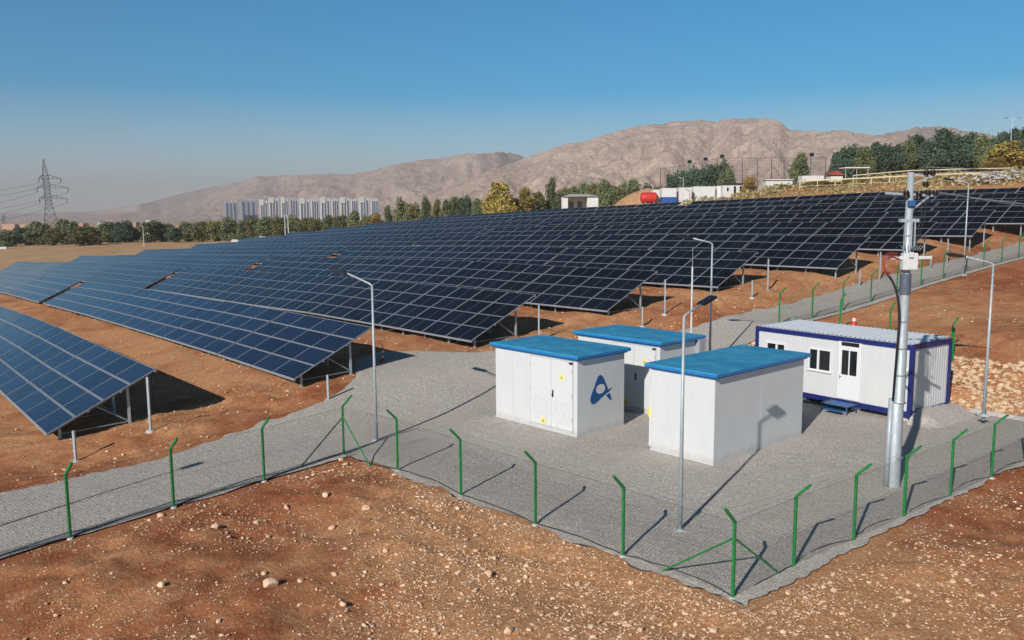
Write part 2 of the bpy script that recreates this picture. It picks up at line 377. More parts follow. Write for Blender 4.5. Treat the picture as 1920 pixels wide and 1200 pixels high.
def HT(x, y):
    n, e = ne(np.asarray(x, float), np.asarray(y, float))
    A = np.interp(n, G_N, G_Z); B = np.interp(n, G_N, B_Z)
    wB = sst(-112, -88, e)
    arr = A*(1-wB)+B*wB
    f = np.interp(e, F_E, F_Z)
    arr = arr-f*(1-wB*sst(98, 125, n)*.8)
    arr = arr-sst(-160, -320, e)*0-(1-sst(-320, -158, e))*np.maximum(0, n-30)*.055
    R1 = np.interp(n, R_N, R_Z)
    # the yard is level up to n = 33.6 on its right part
    k = sst(-23, -20, e)
    nn = np.where(n < 33.6, 0, n); lvl = np.interp(n, [-60, 33.6, 34.6, 37, 40], [0, 0, .55, 1.5, 2.08])
    R2 = np.where(n < 40, lvl, R1)
    rd = R1*(1-k)+R2*k
    rd = rd-sst(-4, 60, e)*.0
    w = sst(-25.2, -30.8, e) if False else 1-sst(-30.8, -25.2, e)
    z = arr*w+rd*(1-w)
    d = np.hypot(x, y); far = sst(330, 900, d)
    z = z*(1-far)+(-10+1.2*fbm(np.asarray(x)/300, np.asarray(y)/300, 3, 5)*6)*far
    return z
def hz(x, y): return float(HT(np.array([x]), np.array([y]))[0])

def L_edge(n): # outer (row side) edge of the gravel
    return np.interp(n, [-12, 3, 7.5, 10.6, 14, 16.5, 18.5, 20.5, 22.5, 26, 30, 37, 60, 95], [-25.9, -26.7, -27.1, -28.2, -29, -30.6, -34.5, -34.8, -31, -28.9, -27.8, -27.2, -26.9, -26.5])
def R_edge(n): return np.where(n < 12.9, -21.75-.215*(n-2.4), np.where(n < 33.5, -23.9, -23.75))
def front_edge(e): return np.interp(e, [-24.4, -21.3, -18, -12.4, -9.4, -9.0], [12.3, 12.58, 12.72, 13.12, 13.22, 13.22])
def gravel_mask(x, y):
    n, e = ne(x, y)
    m1 = (e > L_edge(n)-.2)*(e < R_edge(n)+.5)
    m2 = (n > front_edge(e)-.15)*(n < 33.9)*(e > -24.5)*(e < -8.7)
    return np.maximum(m1, m2).astype(float)

# ------------------------------------------------------------------ the ground, one sheet to the horizon
def axis(lo, a, b, fine, c, mid, hi, hi2):
    left = [a-mid*i for i in range(1, int((a-c[0])/mid)+1)]; x = left[-1] if left else a; st = mid
    while x > lo: st *= 1.12; x -= st; left.append(x)
    core = list(np.arange(a, b, fine)); right = []; x = b
    while x < c[1]: right.append(x); x += mid
    st = mid
    while x < hi: right.append(x); st *= 1.12; x += st
    right.append(x)
    return np.array(sorted(left)+core+right)
def grid_mesh(name, X, Y, Z, m, smoothf=True):
    ny, nx = X.shape; me = bpy.data.meshes.new(name)
    co = np.stack([X, Y, Z], -1).reshape(-1, 3)
    idx = np.arange(ny*nx).reshape(ny, nx)
    q = np.stack([idx[:-1, :-1], idx[:-1, 1:], idx[1:, 1:], idx[1:, :-1]], -1).reshape(-1, 4)
    me.vertices.add(len(co)); me.vertices.foreach_set('co', co.ravel())
    me.loops.add(q.size); me.loops.foreach_set('vertex_index', q.ravel())
    me.polygons.add(len(q)); me.polygons.foreach_set('loop_start', np.arange(0, q.size, 4)); me.polygons.foreach_set('loop_total', np.full(len(q), 4))
    me.update(calc_edges=True); me.materials.append(m)
    if smoothf: me.polygons.foreach_set('use_smooth', np.ones(len(q), bool))
    return me
xs = axis(-14000, -15, 19, .14, (-75, 60), .8, 14000, 0); ys = axis(-600, 8, 33, .14, (-5, 110), .8, 14000, 0)
X, Y = np.meshgrid(xs, ys)
def ground_z(X, Y):
    Z = HT(X, Y); n, e = ne(X, Y)
    near = 1-sst(70, 160, np.hypot(X, Y))
    rough = fbm(X*.35, Y*.35, 5, 3)*.55*near+fbm(X*1.7, Y*1.7, 4, 9, .6)*.20*near
    # tyre ruts across the front soil, along the slope
    pr_ = X*math.cos(R(24))-Y*math.sin(R(24))+fbm(X*.12, Y*.12, 3, 21)*1.6
    rut = np.sin(pr_*3.4)+.4*np.sin(pr_*8.9+1)
    rough = rough-np.clip(rut-.35, 0, 1)*.075*near*(n < 12)*np.clip(.5+3*fbm(X*.15, Y*.15, 3, 27), 0, 1)+fbm(X*4.5, Y*4.5, 3, 19, .6)*.07*near
    gm = gravel_mask(X, Y)
    # soften the mask
    for a in (.35, .7, 1.1): gm = np.maximum(gm, (1-a/1.5)*np.maximum.reduce([gravel_mask(X+a, Y), gravel_mask(X-a, Y), gravel_mask(X, Y+a), gravel_mask(X, Y-a)]))
    Z = Z+rough*(1-gm)-.035*gm
    outer = ((n < 12.6) | (e > -9)) & (n < 33)
    Z = Z-.06*(outer*(1-gm))
    return Z
g = link('ground', grid_mesh('ground', X, Y, ground_z(X, Y), M['soil'])); struct(g)
def gz(x, y): return float(ground_z(np.array([[x]]), np.array([[y]]))[0, 0])
def hgz(x, y, gm=False): return hz(x, y)

# gravel road and yard
def strip(name, n0, n1, lf, rf, dn, ncol, m):
    ns = np.arange(n0, n1+dn*.5, dn) if n1-n0 > 40 else np.linspace(n0, n1, int((n1-n0)/.16)); t = np.linspace(0, 1, ncol); T, NN = np.meshgrid(t, ns)
    a = lf(ns)[:, None]; b = rf(ns)[:, None]
    EE = a+(b-a)*T
    wob = (fbm(NN*1.3, EE*0+3, 4, 31)*.7+fbm(NN*6, EE*0+7, 3, 33)*.35)*(T < .001)+(fbm(NN*1.3, EE*0+9, 4, 32)*.3)*(T > .999)*0
    EE = EE+wob
    if 'yard' in name: NN = np.maximum(NN, front_edge(EE)+fbm(EE*1.1, EE*0+5, 4, 63)*.55+fbm(EE*5, EE*0+2, 3, 65)*.22)+(fbm(EE*.8, EE*0+9, 4, 64)*.5)*(NN > n1-.2)
    X = NN*Nv[0]+EE*Ev[0]; Y = NN*Nv[1]+EE*Ev[1]
    Z = HT(X, Y)+.012+fbm(X*1.2, Y*1.2, 3, 41)*.035+(.009 if 'yard' in name else 0)
    # tuck the outer edges under the soil
    edge = np.maximum((T < .001)*1.0, (('yard' in name)*1.0)*(np.abs(NN-front_edge(EE)) < .33)*(np.roll(NN, -1, 0)-NN < .28)*.6)
    Z = Z-edge*.05
    return link(name, grid_mesh(name, X, Y, Z, m))
road = struct(strip('gravel_road', -14, 97, lambda n: L_edge(n)+.0, lambda n: R_edge(n)+np.where(n < 13.0, .30+fbm(n*.9, n*0, 4, 62)*.35, .25), .3, 28, M['gravel']))
yard = struct(strip('gravel_yard', 12.1, 33.5, lambda n: n*0-23.9, lambda n: -9.20+fbm(n*.9, n*0, 4, 61)*.30+fbm(n*5, n*0, 3, 66)*.2, .3, 50, M['gravel']))

# ------------------------------------------------------------------ stones
def stone_templates(k=6, lvl=1):
    import bmesh
    out = []
    for i in range(k):
        bm = bmesh.new(); bmesh.ops.create_icosphere(bm, subdivisions=lvl, radius=1)
        for v in bm.verts: v.co *= 1+random.uniform(-.38, .25)
        sc = Vector((random.uniform(.8, 1.3), random.uniform(.65, 1), random.uniform(.45, .8)))
        for v in bm.verts: v.co = Vector((v.co.x*sc.x, v.co.y*sc.y, v.co.z*sc.z))
        bm.verts.ensure_lookup_table(); bm.faces.ensure_lookup_table()
        out.append((np.array([v.co[:] for v in bm.verts]), np.array([[v.index for v in f.verts] for f in bm.faces]))); bm.free()
    return out
ST = stone_templates(6, 1)
def scatter_stones(name, P, S, m, label):
    # P: (k,3) positions, S: sizes
    vs = []; fs = []; o = 0
    for i in range(len(P)):
        v, f = ST[i % 6]; a = rng.uniform(0, 6.28); c, s = math.cos(a), math.sin(a)
        q = v*S[i]; q = np.stack([q[:, 0]*c-q[:, 1]*s, q[:, 0]*s+q[:, 1]*c, q[:, 2]], 1)+P[i]; vs.append(q); fs.append(f+o); o += len(v)
    V = np.concatenate(vs); F = np.concatenate(fs); me = bpy.data.meshes.new(name)
    me.vertices.add(len(V)); me.vertices.foreach_set('co', V.ravel()); me.loops.add(F.size); me.loops.foreach_set('vertex_index', F.ravel())
    me.polygons.add(len(F)); me.polygons.foreach_set('loop_start', np.arange(0, F.size, 3)); me.polygons.foreach_set('loop_total', np.full(len(F), 3))
    me.polygons.foreach_set('use_smooth', np.zeros(len(F), bool)); me.update(calc_edges=True); me.materials.append(m)
    ob = link(name, me); ob['kind'] = 'stuff'; tag(ob, label, 'stones'); return ob
def sample(nn, box, cond, dens=None):
    x = rng.uniform(box[0], box[1], nn); y = rng.uniform(box[2], box[3], nn); k = cond(x, y)
    if dens is not None: k &= rng.uniform(0, 1, nn) < dens(x, y)
    return x[k], y[k]
def fore(x, y):
    n, e = ne(x, y); inpad = (n > front_edge(e)) & (e < -8.9) & (n < 34); rd = (e < R_edge(n)+.45) & (n < 12.5)
    return (~inpad) & (~rd) & (n < 40) & (y < 34)
dn = lambda x, y: np.clip(.30+1.5*fbm(x*.45, y*.45, 4, 77)+.55*sst(-5, 1, x)*(1-sst(5.5, 8, x)), .05, 1)
x1, y1 = sample(300000, (-15, 20, 9, 33), fore, lambda x, y: dn(x, y)*np.clip(1.7-np.hypot(x, y)/26, .15, 1))
s1 = .007+.022*rng.power(.35, len(x1))
x2, y2 = sample(15000, (-15, 20, 9, 33), fore, dn); s2 = .025+.045*rng.power(.4, len(x2))
xx = np.concatenate([x1, x2]); yy = np.concatenate([y1, y2]); ss = np.concatenate([s1, s2])
zz = ground_z(xx[None], yy[None])[0]+ss*.2
scatter_stones('loose_stones', np.stack([xx, yy, zz], 1), ss, M['stone'], 'pale pebbles and small stones strewn over the red soil in the foreground')
def arr_soil(x, y):
    n, e = ne(x, y); return (n > 1) & (n < 62) & (e > -75) & (e < L_edge(n)-.1)
x3, y3 = sample(16000, (-45, 40, 15, 75), arr_soil); s3 = .02+.045*rng.power(.4, len(x3))
n3, e3 = ne(x3, y3); k = rng.uniform(0, 1, len(x3)) < np.clip(1.3-np.abs(e3+30)/20, .1, 1); x3, y3, s3 = x3[k], y3[k], s3[k]
def back_soil(x, y):
    n, e = ne(x, y); return (n > 34) & (n < 75) & (e > -23.3) & (e < 5)
x4, y4 = sample(9000, (10, 60, 25, 75), back_soil, lambda x, y: np.clip(.2+1.8*fbm(x*.3, y*.3, 4, 55), .03, 1)); s4 = .02+.05*rng.power(.35, len(x4))
xx = np.concatenate([x3, x4]); yy = np.concatenate([y3, y4]); ss = np.concatenate([s3, s4])
scatter_stones('field_stones', np.stack([xx, yy, ground_z(xx[None], yy[None])[0]+ss*.2], 1), ss, M['stone'], 'small pale stones scattered between the solar rows and on the brown slope')
def bank(x, y):
    n, e = ne(x, y); return ((n > 33.6) & (n < 37.2) & (e > -18) & (e < -3)) | ((n > 30.2) & (n < 34.2) & (e > -23.4) & (e < -20.9))
x5, y5 = sample(60000, (5, 30, 22, 45), bank); s5 = .03+.12*rng.power(.3, len(x5))
scatter_stones('rubble', np.stack([x5, y5, ground_z(x5[None], y5[None])[0]+s5*.25], 1), s5, M['rubble'], 'pale broken rubble heaped on the bank behind the gravel yard')
def verge(x, y):
    n, e = ne(x, y); return (n > -2) & (n < 60) & (np.abs(e-(L_edge(n)-.35)) < .5)
x6, y6 = sample(7000, (-22, 35, 8, 62), verge); s6 = .02+.05*rng.power(.4, len(x6))
scatter_stones('verge_stones', np.stack([x6, y6, HT(x6, y6)+s6*.1], 1), s6, M['rubble'], 'stones pushed up along the outer edge of the gravel road')

def spill(x, y):
    n, e = ne(x, y); a = (np.abs(n-front_edge(e)) < .55) & (e > -24.2) & (e < -8.6); b = (np.abs(e+8.95) < .5) & (n > 12.4) & (n < 34); c = (np.abs(e-(R_edge(n)+.45)) < .45) & (n < 12.9); return a | b | c
x7, y7 = sample(90000, (-20, 22, 8, 34), spill, lambda x, y: np.clip(.5+2*fbm(x*.9, y*.9, 3, 71), .05, 1)); s7 = .008+.022*rng.power(.4, len(x7))
scatter_stones('spilled_gravel', np.stack([x7, y7, np.maximum(ground_z(x7[None], y7[None])[0], HT(x7, y7)-.03)+s7*.3], 1), s7, M['greystone'], 'grey gravel spilling out under the fences onto the red soil')
# single rocks large enough to point at
ROCKS = [((506, 1098), 30, 'largest pale boulder lying on red soil in the lower left foreground'),
 ((624, 991), 19, 'pale rock with a chipped top in the middle of the stony slope'),
 ((627, 1079), 17, 'upright pale rock right of the largest boulder'),
 ((611, 929), 18, 'light grey rock on the slope below the corner fence post brace'),
 ((482, 980), 14, 'small white rock casting a shadow above the left soil ruts'),
 ((404, 988), 17, 'flat beige rock left of the small white rock'),
 ((686, 955), 17, 'broad low beige rock half sunk in the gravelly soil'),
 ((916, 1077), 19, 'rounded yellowish rock on stony soil below the front fence'),
 ((715, 1097), 10, 'little round white stone alone beside the tyre rut'),
 ((642, 1134), 17, 'long flat white stone lying in the soil rut'),
 ((563, 1090), 16, 'grey flat rock just right of the largest boulder'),
 ((495, 1077), 14, 'pinkish rock behind the largest boulder'),
 ((639, 863), 12, 'white rock at the foot of the corner fence post'),
 ((647, 871), 10, 'smaller white rock touching the one by the corner fence post'),
 ((954, 1184), 20, 'blocky pale rock at the bottom edge of the picture'),
 ((537, 952), 14, 'pinkish flat rock above the small white rock'),
 ((411, 1165), 14, 'dark sided rock near the lower left corner'),
 ((1339, 1184), 20, 'rounded cream rock at the bottom below the corner of the fence'),
 ((1479, 1112), 16, 'yellowish rock right of the nearest corner fence post'),
 ((302, 968), 14, 'cream rock below the second post of the left fence'),
 ((1225, 1178), 13, 'small cream rock left of the one at the bottom below the fence corner'),
 ((303, 1098), 16, 'pale rock low on the left side of the red slope')]
import bmesh
for i, ((u, v), wpx, lab) in enumerate(ROCKS):
    r = ray(u, v); k = -(CAM_H+.05)/r[2]; x, y = r[0]*k, r[1]*k
    for _ in range(6): z = gz(x, y); k = (z-CAM_H)/r[2]; x, y = r[0]*k, r[1]*k
    s = wpx/2*math.hypot(x, y)/FPX
    bm = bmesh.new(); bmesh.ops.create_icosphere(bm, subdivisions=3, radius=1)
    sx, sy, szz = random.uniform(1, 1.25), random.uniform(.7, .95), random.uniform(.5, .75); ph = random.uniform(0, 99)
    cuts = [(Vector((random.gauss(0, 1), random.gauss(0, 1), random.gauss(0, .7))).normalized(), random.uniform(.55, .85)) for _ in range(7)]
    for vv in bm.verts:
        p = vv.co.copy()
        for d_, lim in cuts:
            q = p.dot(d_)
            if q > lim: p -= d_*(q-lim)*.9
        p *= 1+.12*float(fbm(np.array([p.x*2+ph]), np.array([p.y*2+p.z*1.7]), 3, i)[0])
        vv.co = Vector((p.x*sx, p.y*sy, p.z*szz))*s
    me = bpy.data.meshes.new('rock'); bm.to_mesh(me); bm.free(); me.materials.append(M['stone'])
    o = link('rock', me, None, (x, y, z+s*szz*.35), (0, 0, random.uniform(0, 6))); tag(o, lab, 'rock', 'single rocks on the foreground soil')

# ------------------------------------------------------------------ chain-link fences
POST_H = 1.60; ARM = .33
def fence(name, label, pts, outdirs, braces=(), cell=.095, wr=.0021, mesh=True, skip=(), end_arm=True, zf=hz, arm=ARM, sag=True):
    t = thing(name, label, 'fence', (0, 0, 0))
    P = [Vector((p[0], p[1], zf(p[0], p[1]))) for p in pts]
    for i, p in enumerate(P):
        if i in skip: continue
        b = MB(); o = Vector((outdirs[i][0], outdirs[i][1], 0)); 
        if o.length: o.normalize()
        top = p+Vector((0, 0, POST_H)); b.beam(p-Vector((0, 0, .3)), top, .056, .056, up=(o.x, o.y, 0))
        b.beam(top-Vector((0, 0, .012)), top+o*arm+Vector((0, 0, arm)), .056, .056)
        for k in range(12): b.box((p.x, p.y, p.z+.12+k*.13), (.068, .068, .006))
        b.build('post', M['green'], t)
        f = MB(); f.tube(p-Vector((0, 0, .05)), p+Vector((0, 0, .012)), .10, .07, 9); f.build('post_footing', M['concrete'], t)
    for (i, d) in braces:
        p = P[i]; q = Vector((p.x+d[0], p.y+d[1], 0)); q.z = zf(q.x, q.y)-.05
        MB().tube(p+Vector((0, 0, POST_H*.78)), q, .022, seg=8).build('brace', M['green'], t)
    if not mesh: return t
    mb = MB(); line = MB()
    for a, b_ in zip(P[:-1], P[1:]):
        d = (b_-a); Lh = math.hypot(d.x, d.y); ux = Vector((d.x/Lh, d.y/Lh, 0)); nside = Vector((-ux.y, ux.x, 0))*.002
        k = int(Lh/cell)
        def pos(s, h):
            tt = s/Lh; return a+ux*s+Vector((0, 0, d.z*tt+.03+h))
        H_ = POST_H-.06
        for sgn in (1, -1):
            s0 = -H_
            while s0 < Lh+H_:
                # wire from (s0, 0) to (s0 + sgn*H, H), clipped to the bay
                xa, xb = s0, s0+sgn*H_; ha, hb = 0., H_
                lo, hi = 0., Lh
                tA, tB = 0., 1.
                dx = xb-xa
                t0 = (lo-xa)/dx; t1 = (hi-xa)/dx
                if t0 > t1: t0, t1 = t1, t0
                tA = max(tA, t0); tB = min(tB, t1)
                if tB-tA > .01:
                    p0 = pos(xa+dx*tA, ha+(hb-ha)*tA)+nside*sgn; p1 = pos(xa+dx*tB, ha+(hb-ha)*tB)+nside*sgn
                    dd = (p1-p0).normalized(); aa = dd.cross(Vector((nside.x, nside.y, 0)).normalized())*wr; bb = Vector((nside.x, nside.y, 0)).normalized()*wr
                    vs = []
                    for c in (p0, p1): vs += [c+aa, c-aa*.5+bb*.87, c-aa*.5-bb*.87]
                    mb.add(vs, [(0, 1, 4, 3), (1, 2, 5, 4), (2, 0, 3, 5)])
                s0 += cell
        # tension wires: bottom, middle, top, and barbed strands on the arms
        oa = Vector((outdirs[pts_index(P, a)][0], outdirs[pts_index(P, a)][1], 0)); ob = Vector((outdirs[pts_index(P, b_)][0], outdirs[pts_index(P, b_)][1], 0))
        if oa.length: oa.normalize()
        if ob.length: ob.normalize()
        for h, r_, sg in ((-.005, .015, .06), (POST_H*.5, .0022, 0), (POST_H-.05, .0035, .0)):
            pts_ = []; wav = random.uniform(.5, 1.4)
            for j in range(9):
                tt = j/8; q = a.lerp(b_, tt)+Vector((0, 0, h+.02)); 
                if sag and sg: q += (Vector((-oa.x, -oa.y, 0))*(.16*math.sin(math.pi*tt)**.8*wav)+Vector((random.uniform(-.02, .02), random.uniform(-.02, .02), random.uniform(-.005, .02))))*(1 if 0 < j < 8 else 0)
                pts_.append(q)
            line.path(pts_, r_, 5)
        for fr in (.4, .95):
            pts_ = [a+oa*arm*fr+Vector((0, 0, POST_H+arm*fr)), b_+ob*arm*fr+Vector((0, 0, POST_H+arm*fr))]
            line.path([pts_[0], pts_[0].lerp(pts_[1], .5)-Vector((0, 0, .02)), pts_[1]], .0018, 4)
    mb.build('wire_mesh', M['wire'], t); line.build('tension_wires', M['wiredk'], t)
    return t
def pts_index(P, a):
    for i, p in enumerate(P):
        if p is a: return i
    return 0
c0 = (-5.50, 26.20)
left_pts = [(-17.4, 11.0), (-15.75, 13.0), (-14.1, 15.05), (-12.42, 17.1), (-10.75, 19.28), (-9.1, 21.40), (-7.31, 23.55), c0]
od = (.83, -.56)
fence('wire_fence', 'green wire fence with bent posts along the gravel road at lower left', left_pts, [od]*8, (), skip=(7,))
ofr = (-Nv[0], -Nv[1]); orr = (Ev[0], Ev[1])
yard_pts = [c0, (-3.52, 24.5), (-1.45, 22.15), (.55, 19.95), (2.48, 17.98), (4.41, 15.87), (6.13, 17.32), (8.03, 18.75), (9.91, 20.22), (11.89, 21.75), (13.94, 23.36), (15.9, 24.96), (17.9, 26.56), (19.7, 28.0)]
fence('wire_fence', 'green wire fence with bent posts around the front and right edge of the gravel yard', yard_pts, [(.75, .45)]+[ofr]*4+[(-.9, -.75)]+[orr]*8, [(0, (-1.12, -1.42)), (0, (1.05, -1.15)), (5, (-1.2, 1.35)), (5, (1.35, 1.12))])
far_pts = [xy(37.15+3.1*i, -23.95) for i in range(15)]
fence('wire_fence', 'long green wire fence following the far gravel road uphill on the right', far_pts, [orr]*15, [(0, (.75*1.0, -.9)), (7, (.9, 1.15))], cell=.11, wr=.0022)
for k, ((n_, e_), lab) in enumerate([((38.2, -21.2), 'lone green fence post left of the traffic cone behind the cabin roof'), ((38.0, -18.6), 'lone green fence post standing behind the tall steel pole'), ((36.6, -15.2), 'lone thick green fence post on the slope right of the cabin')]):
    x, y = xy(n_, e_); z = gz(x, y); p = Vector((0, 0, 0)); b = MB(); top = Vector((0, 0, POST_H)); o = Vector((Nv[0], Nv[1], 0))*.6+Vector((Ev[0], Ev[1], 0))*.4
    b.beam(p-Vector((0, 0, .3)), top, .06, .06); b.beam(top, top+o*.33+Vector((0, 0, .34)), .055, .055)
    if k == 2: b.beam(Vector((.09, .06, -.3)), Vector((.09, .06, 1.45)), .06, .06)
    for q in range(12): b.box((0, 0, .12+q*.13), (.068, .068, .006))
    o_ = b.build('fence_post', M['green'], None, loc=(x, y, z)); tag(o_, lab, 'fence post', 'unfinished fence posts behind the yard')

# ------------------------------------------------------------------ transformer huts
HUT_H = 2.86
def hut_frame(F, yaw, wdt, dep):
    # local x runs right along the front, local y to the back, origin = front corner nearest the camera on the ground
    return F, -yaw
def hut(label, F, yaw, wdt, dep, doors, logo=False, vent=False, sidebox=False, wall_mul=1):
    # local frame: +x = towards the right/back (side face direction), -x ... use a = along front to the left, e = along side
    t = thing('transformer_hut', label, 'transformer hut', (F[0], F[1], hz(*F)), -yaw, 'white transformer huts with blue roofs')
    # after rotating by -yaw: local +y = (sin yaw, cos yaw) = side direction e ; local -x = a (towards the left corner)
    b = MB(); hb = HUT_H-.10
    b.bevbox((-wdt/2, dep/2, hb/2-.15), (wdt, dep, hb+.3), .025); b.build('body', M['wall'], t)
    rf = MB(); o = .16
    rf.bevbox((-wdt/2, dep/2, HUT_H-.02), (wdt+2*o, dep+2*o, .13), .016); roof = rf.build('roof', M['roof'], t)
    ed = MB()
    x0, x1, y0, y1 = -wdt-o-.004, o+.004, -o-.004, dep+o+.004
    ed.box(((x0+x1)/2, y0-.003, HUT_H-.03), (x1-x0-.02, .01, .075)); ed.box(((x0+x1)/2, y1+.003, HUT_H-.03), (x1-x0-.02, .01, .075))
    ed.box((x0-.003, (y0+y1)/2, HUT_H-.03), (.01, y1-y0-.02, .075)); ed.box((x1+.003, (y0+y1)/2, HUT_H-.03), (.01, y1-y0-.02, .075))
    ed.build('edge_trim', M['roof_edge'], roof)
    so = MB(); so.box((-wdt/2, dep/2, HUT_H-.115), (wdt+.14, dep+.14, .05)); so.build('soffit', M['roof_edge'], t)
    mk = MB(); mk.box((-wdt/2, dep/2, .03), (wdt+.02, dep+.02, .10)); mk.build('base_skirt', M['gasket'], t)
    if doors:
        fr = MB()
        xl, xr, zb, zt = -2.32, -.16, .16, 2.66
        for (a, c) in ((xl, .03), (xr, .03)): fr.box((a, -.008, (zb+zt)/2), (.03, .02, zt-zb))
        fr.box(((xl+xr)/2, -.008, zt), (xr-xl+.03, .02, .03)); fr.box(((xl+xr)/2, -.008, zb), (xr-xl+.03, .02, .03))
        fr.build('door_frame', M['gasket'], t)
        xm = -1.24
        for (a, c, nm) in ((xl+.03, xm-.008, 'l'), (xm+.008, xr-.03, 'r')):
            d = MB().bevbox(((a+c)/2, -.012, (zb+zt)/2), (c-a, .05, zt-zb-.05), .01).build('door', M['door'], t)
            lv = MB(); ax, cx = (a+.14, c-.14); 
            for k in range(11): lv.box(((ax+cx)/2, -.044, .42+k*.075), (cx-ax, .016, .035), 0, 0)
            lv.box(((ax+cx)/2, -.038, .42+.375), (cx-ax+.06, .006, .86)); lv.build('vent', M['louvre'], d)
            hg = MB()
            for z_ in (.6, 1.45, 2.3): hg.box((a+.02 if nm == 'l' else c-.02, -.045, z_), (.03, .03, .12))
            hg.build('hinge', M['gasket'], d)
            if nm == 'r':
                h = MB(); h.bevbox((a+.10, -.05, 1.41), (.055, .03, .26), .008); h.box((a+.10, -.075, 1.36), (.03, .03, .12)); h.build('handle', M['black'], d)
                st = MB(); st.box((-.70, -.040, 2.05), (.20, .006, .20)); st.build('warning_sticker', M['yellow'], d)
                tr = MB(); tr.prism([(-.05, -.04), (.05, -.04), (0, .05)], (-.70, -.045, 2.05), (1, 0, 0), (0, 0, 1), .002); tr.build('warning_symbol', M['yellowdk'], d)
            else:
                st = MB(); st.box((-1.62, -.056, .34), (.26, .006, .24)); st.build('warning_sticker', M['yellow'], d)
                tr = MB(); tr.prism([(-.07, -.05), (.07, -.05), (0, .07)], (-1.62, -.061, .34), (1, 0, 0), (0, 0, 1), .002); tr.build('warning_symbol', M['yellowdk'], d)
        lp = MB().bevbox((-.24, -.05, 2.60), (.14, .09, .06), .01); lp.build('lamp', M['black'], t)
        MB().box((-3.3, -.004, 1.35), (.012, .006, 2.6)).build('wall_seam', M['gasket'], t)
    # faint panel seams on the other faces
    sm = MB(); sm.box((.003, dep*.5, 1.35), (.005, .010, 2.6)); sm.build('panel_seam', M['gasket'], t) if not logo else None
    if logo:
        # rounded letter-A emblem: ring body with a swoosh cut and a loose right foot, on the side wall (plane x = 0)
        def cr(pts, n=6):
            out = []; k = len(pts)
            for i in range(k):
                p0, p1, p2, p3 = [np.array(pts[(i+j) % k], float) for j in (-1, 0, 1, 2)]
                for j in range(n):
                    s = j/n; out.append(tuple(.5*((2*p1)+(-p0+p2)*s+(2*p0-5*p1+4*p2-p3)*s*s+(-p0+3*p1-3*p2+p3)*s**3)))
            return out
        outer = [(1.20, 2.06), (1.30, 2.02), (1.39, 1.90), (1.48, 1.73), (1.58, 1.56), (1.60, 1.47), (1.50, 1.425), (1.33, 1.335), (1.16, 1.235), (1.00, 1.115), (.88, 1.06), (.745, 1.10), (.675, 1.22), (.71, 1.38), (.79, 1.53), (.89, 1.70), (.97, 1.86), (1.04, 1.99), (1.11, 2.05)]
        oc = cr(outer); hole = [(1.205+.245*math.cos(a), 1.565+.175*math.sin(a)) for a in np.linspace(0, 2*math.pi, len(oc), endpoint=False)]
        # ring of quads between outline and hole, matched by angle about the hole centre
        c = (1.205, 1.565); ang = [math.atan2(q[1]-c[1], q[0]-c[0]) for q in oc]
        inn = [(c[0]+.245*math.cos(a), c[1]+.175*math.sin(a)) for a in ang]
        L = MB(); n_ = len(oc); xw = .006
        vs = [(xw, q[0], q[1]) for q in oc]+[(xw, q[0], q[1]) for q in inn]
        L.add(vs, [(i, (i+1) % n_, n_+(i+1) % n_, n_+i) for i in range(n_)])
        vs2 = [(.0005, q[0], q[1]) for q in oc]; L.add(vs+vs2, [(i, (i+1) % n_, 2*n_+(i+1) % n_, 2*n_+i) for i in range(n_)])
        L.prism([(1.50, 1.285), (1.70, 1.345), (1.83, 1.05), (1.69, 1.105)], (0.001, 0, 0), (0, 1, 0), (0, 0, 1), .005)
        sw = [(1.83, 1.545), (1.70, 1.43), (1.50, 1.345), (1.27, 1.25), (1.03, 1.12), (.93, 1.08), (1.06, 1.20), (1.28, 1.33), (1.47, 1.42), (1.66, 1.485)]
        L.prism(sw[:5]+sw[6:], (0.001, 0, 0), (0, 1, 0), (0, 0, 1), .0075)
        L.build('emblem', M['logo'], t)
    if vent:
        vb = MB(); vb.bevbox((.10, dep-.10, 2.15), (.20, .42, 1.25), .015)
        for k in range(4): vb.box((.205, dep-.24+k*.095, 2.15), (.012, .035, 1.15))
        vb.build('cable_riser', M['tower_grey'], t)
    if sidebox:
        s_ = MB().bevbox((-wdt-.06, .55, 1.15), (.12, 1.0, 2.1), .015).build('open_side_door', M['door'], t)
        st = MB(); st.box((-wdt-.12, -.005+.06, 1.25), (.006, .1, .3)); st.box((-wdt-.07, .046, 1.25), (.11, .006, .34)); st.build('warning_sticker', M['yellow'], s_)
    return t
hut('white transformer hut with a blue A shaped emblem on its side wall', (2.22, 27.98), .8356, 4.27, 2.51, True, logo=True)
hut('white transformer hut half hidden behind the other two, with a grey riser', (5.59, 30.95), .8428, 4.29, 2.54, True, vent=True)
hut('plain white transformer hut nearest the camera with a lamp shadow on its side', (6.13, 24.63), .8471, 2.44, 5.23, False, sidebox=True)

# ------------------------------------------------------------------ office cabin
F = (14.55, 29.63); yaw = .94; W, Dp, Hc, Z0 = 6.94, 2.86, 2.69, .20
t = thing('office_cabin', 'white prefabricated cabin with navy blue frame, windows and a glazed door', 'cabin', (F[0], F[1], 0), -yaw)
b = MB(); b.box((-W/2, Dp/2, Z0+Hc/2), (W-.14, Dp-.14, Hc-.14)); b.build('body', M['wall'], t)
fr = MB(); q = .15
for x in (-q/2, -W+q/2):
    for y in (q/2, Dp-q/2): fr.bevbox((x, y, Z0+Hc/2), (q, q, Hc), .01)
for y in (q/2, Dp-q/2):
    fr.box((-W/2, y, Z0+Hc-.085), (W-2*q, q-.01, .17)); fr.box((-W/2, y, Z0+.11), (W-2*q, q-.01, .20))
for x in (-q/2, -W+q/2):
    fr.box((x, Dp/2, Z0+Hc-.085), (q-.01, Dp-2*q, .17)); fr.box((x, Dp/2, Z0+.11), (q-.01, Dp-2*q, .20))
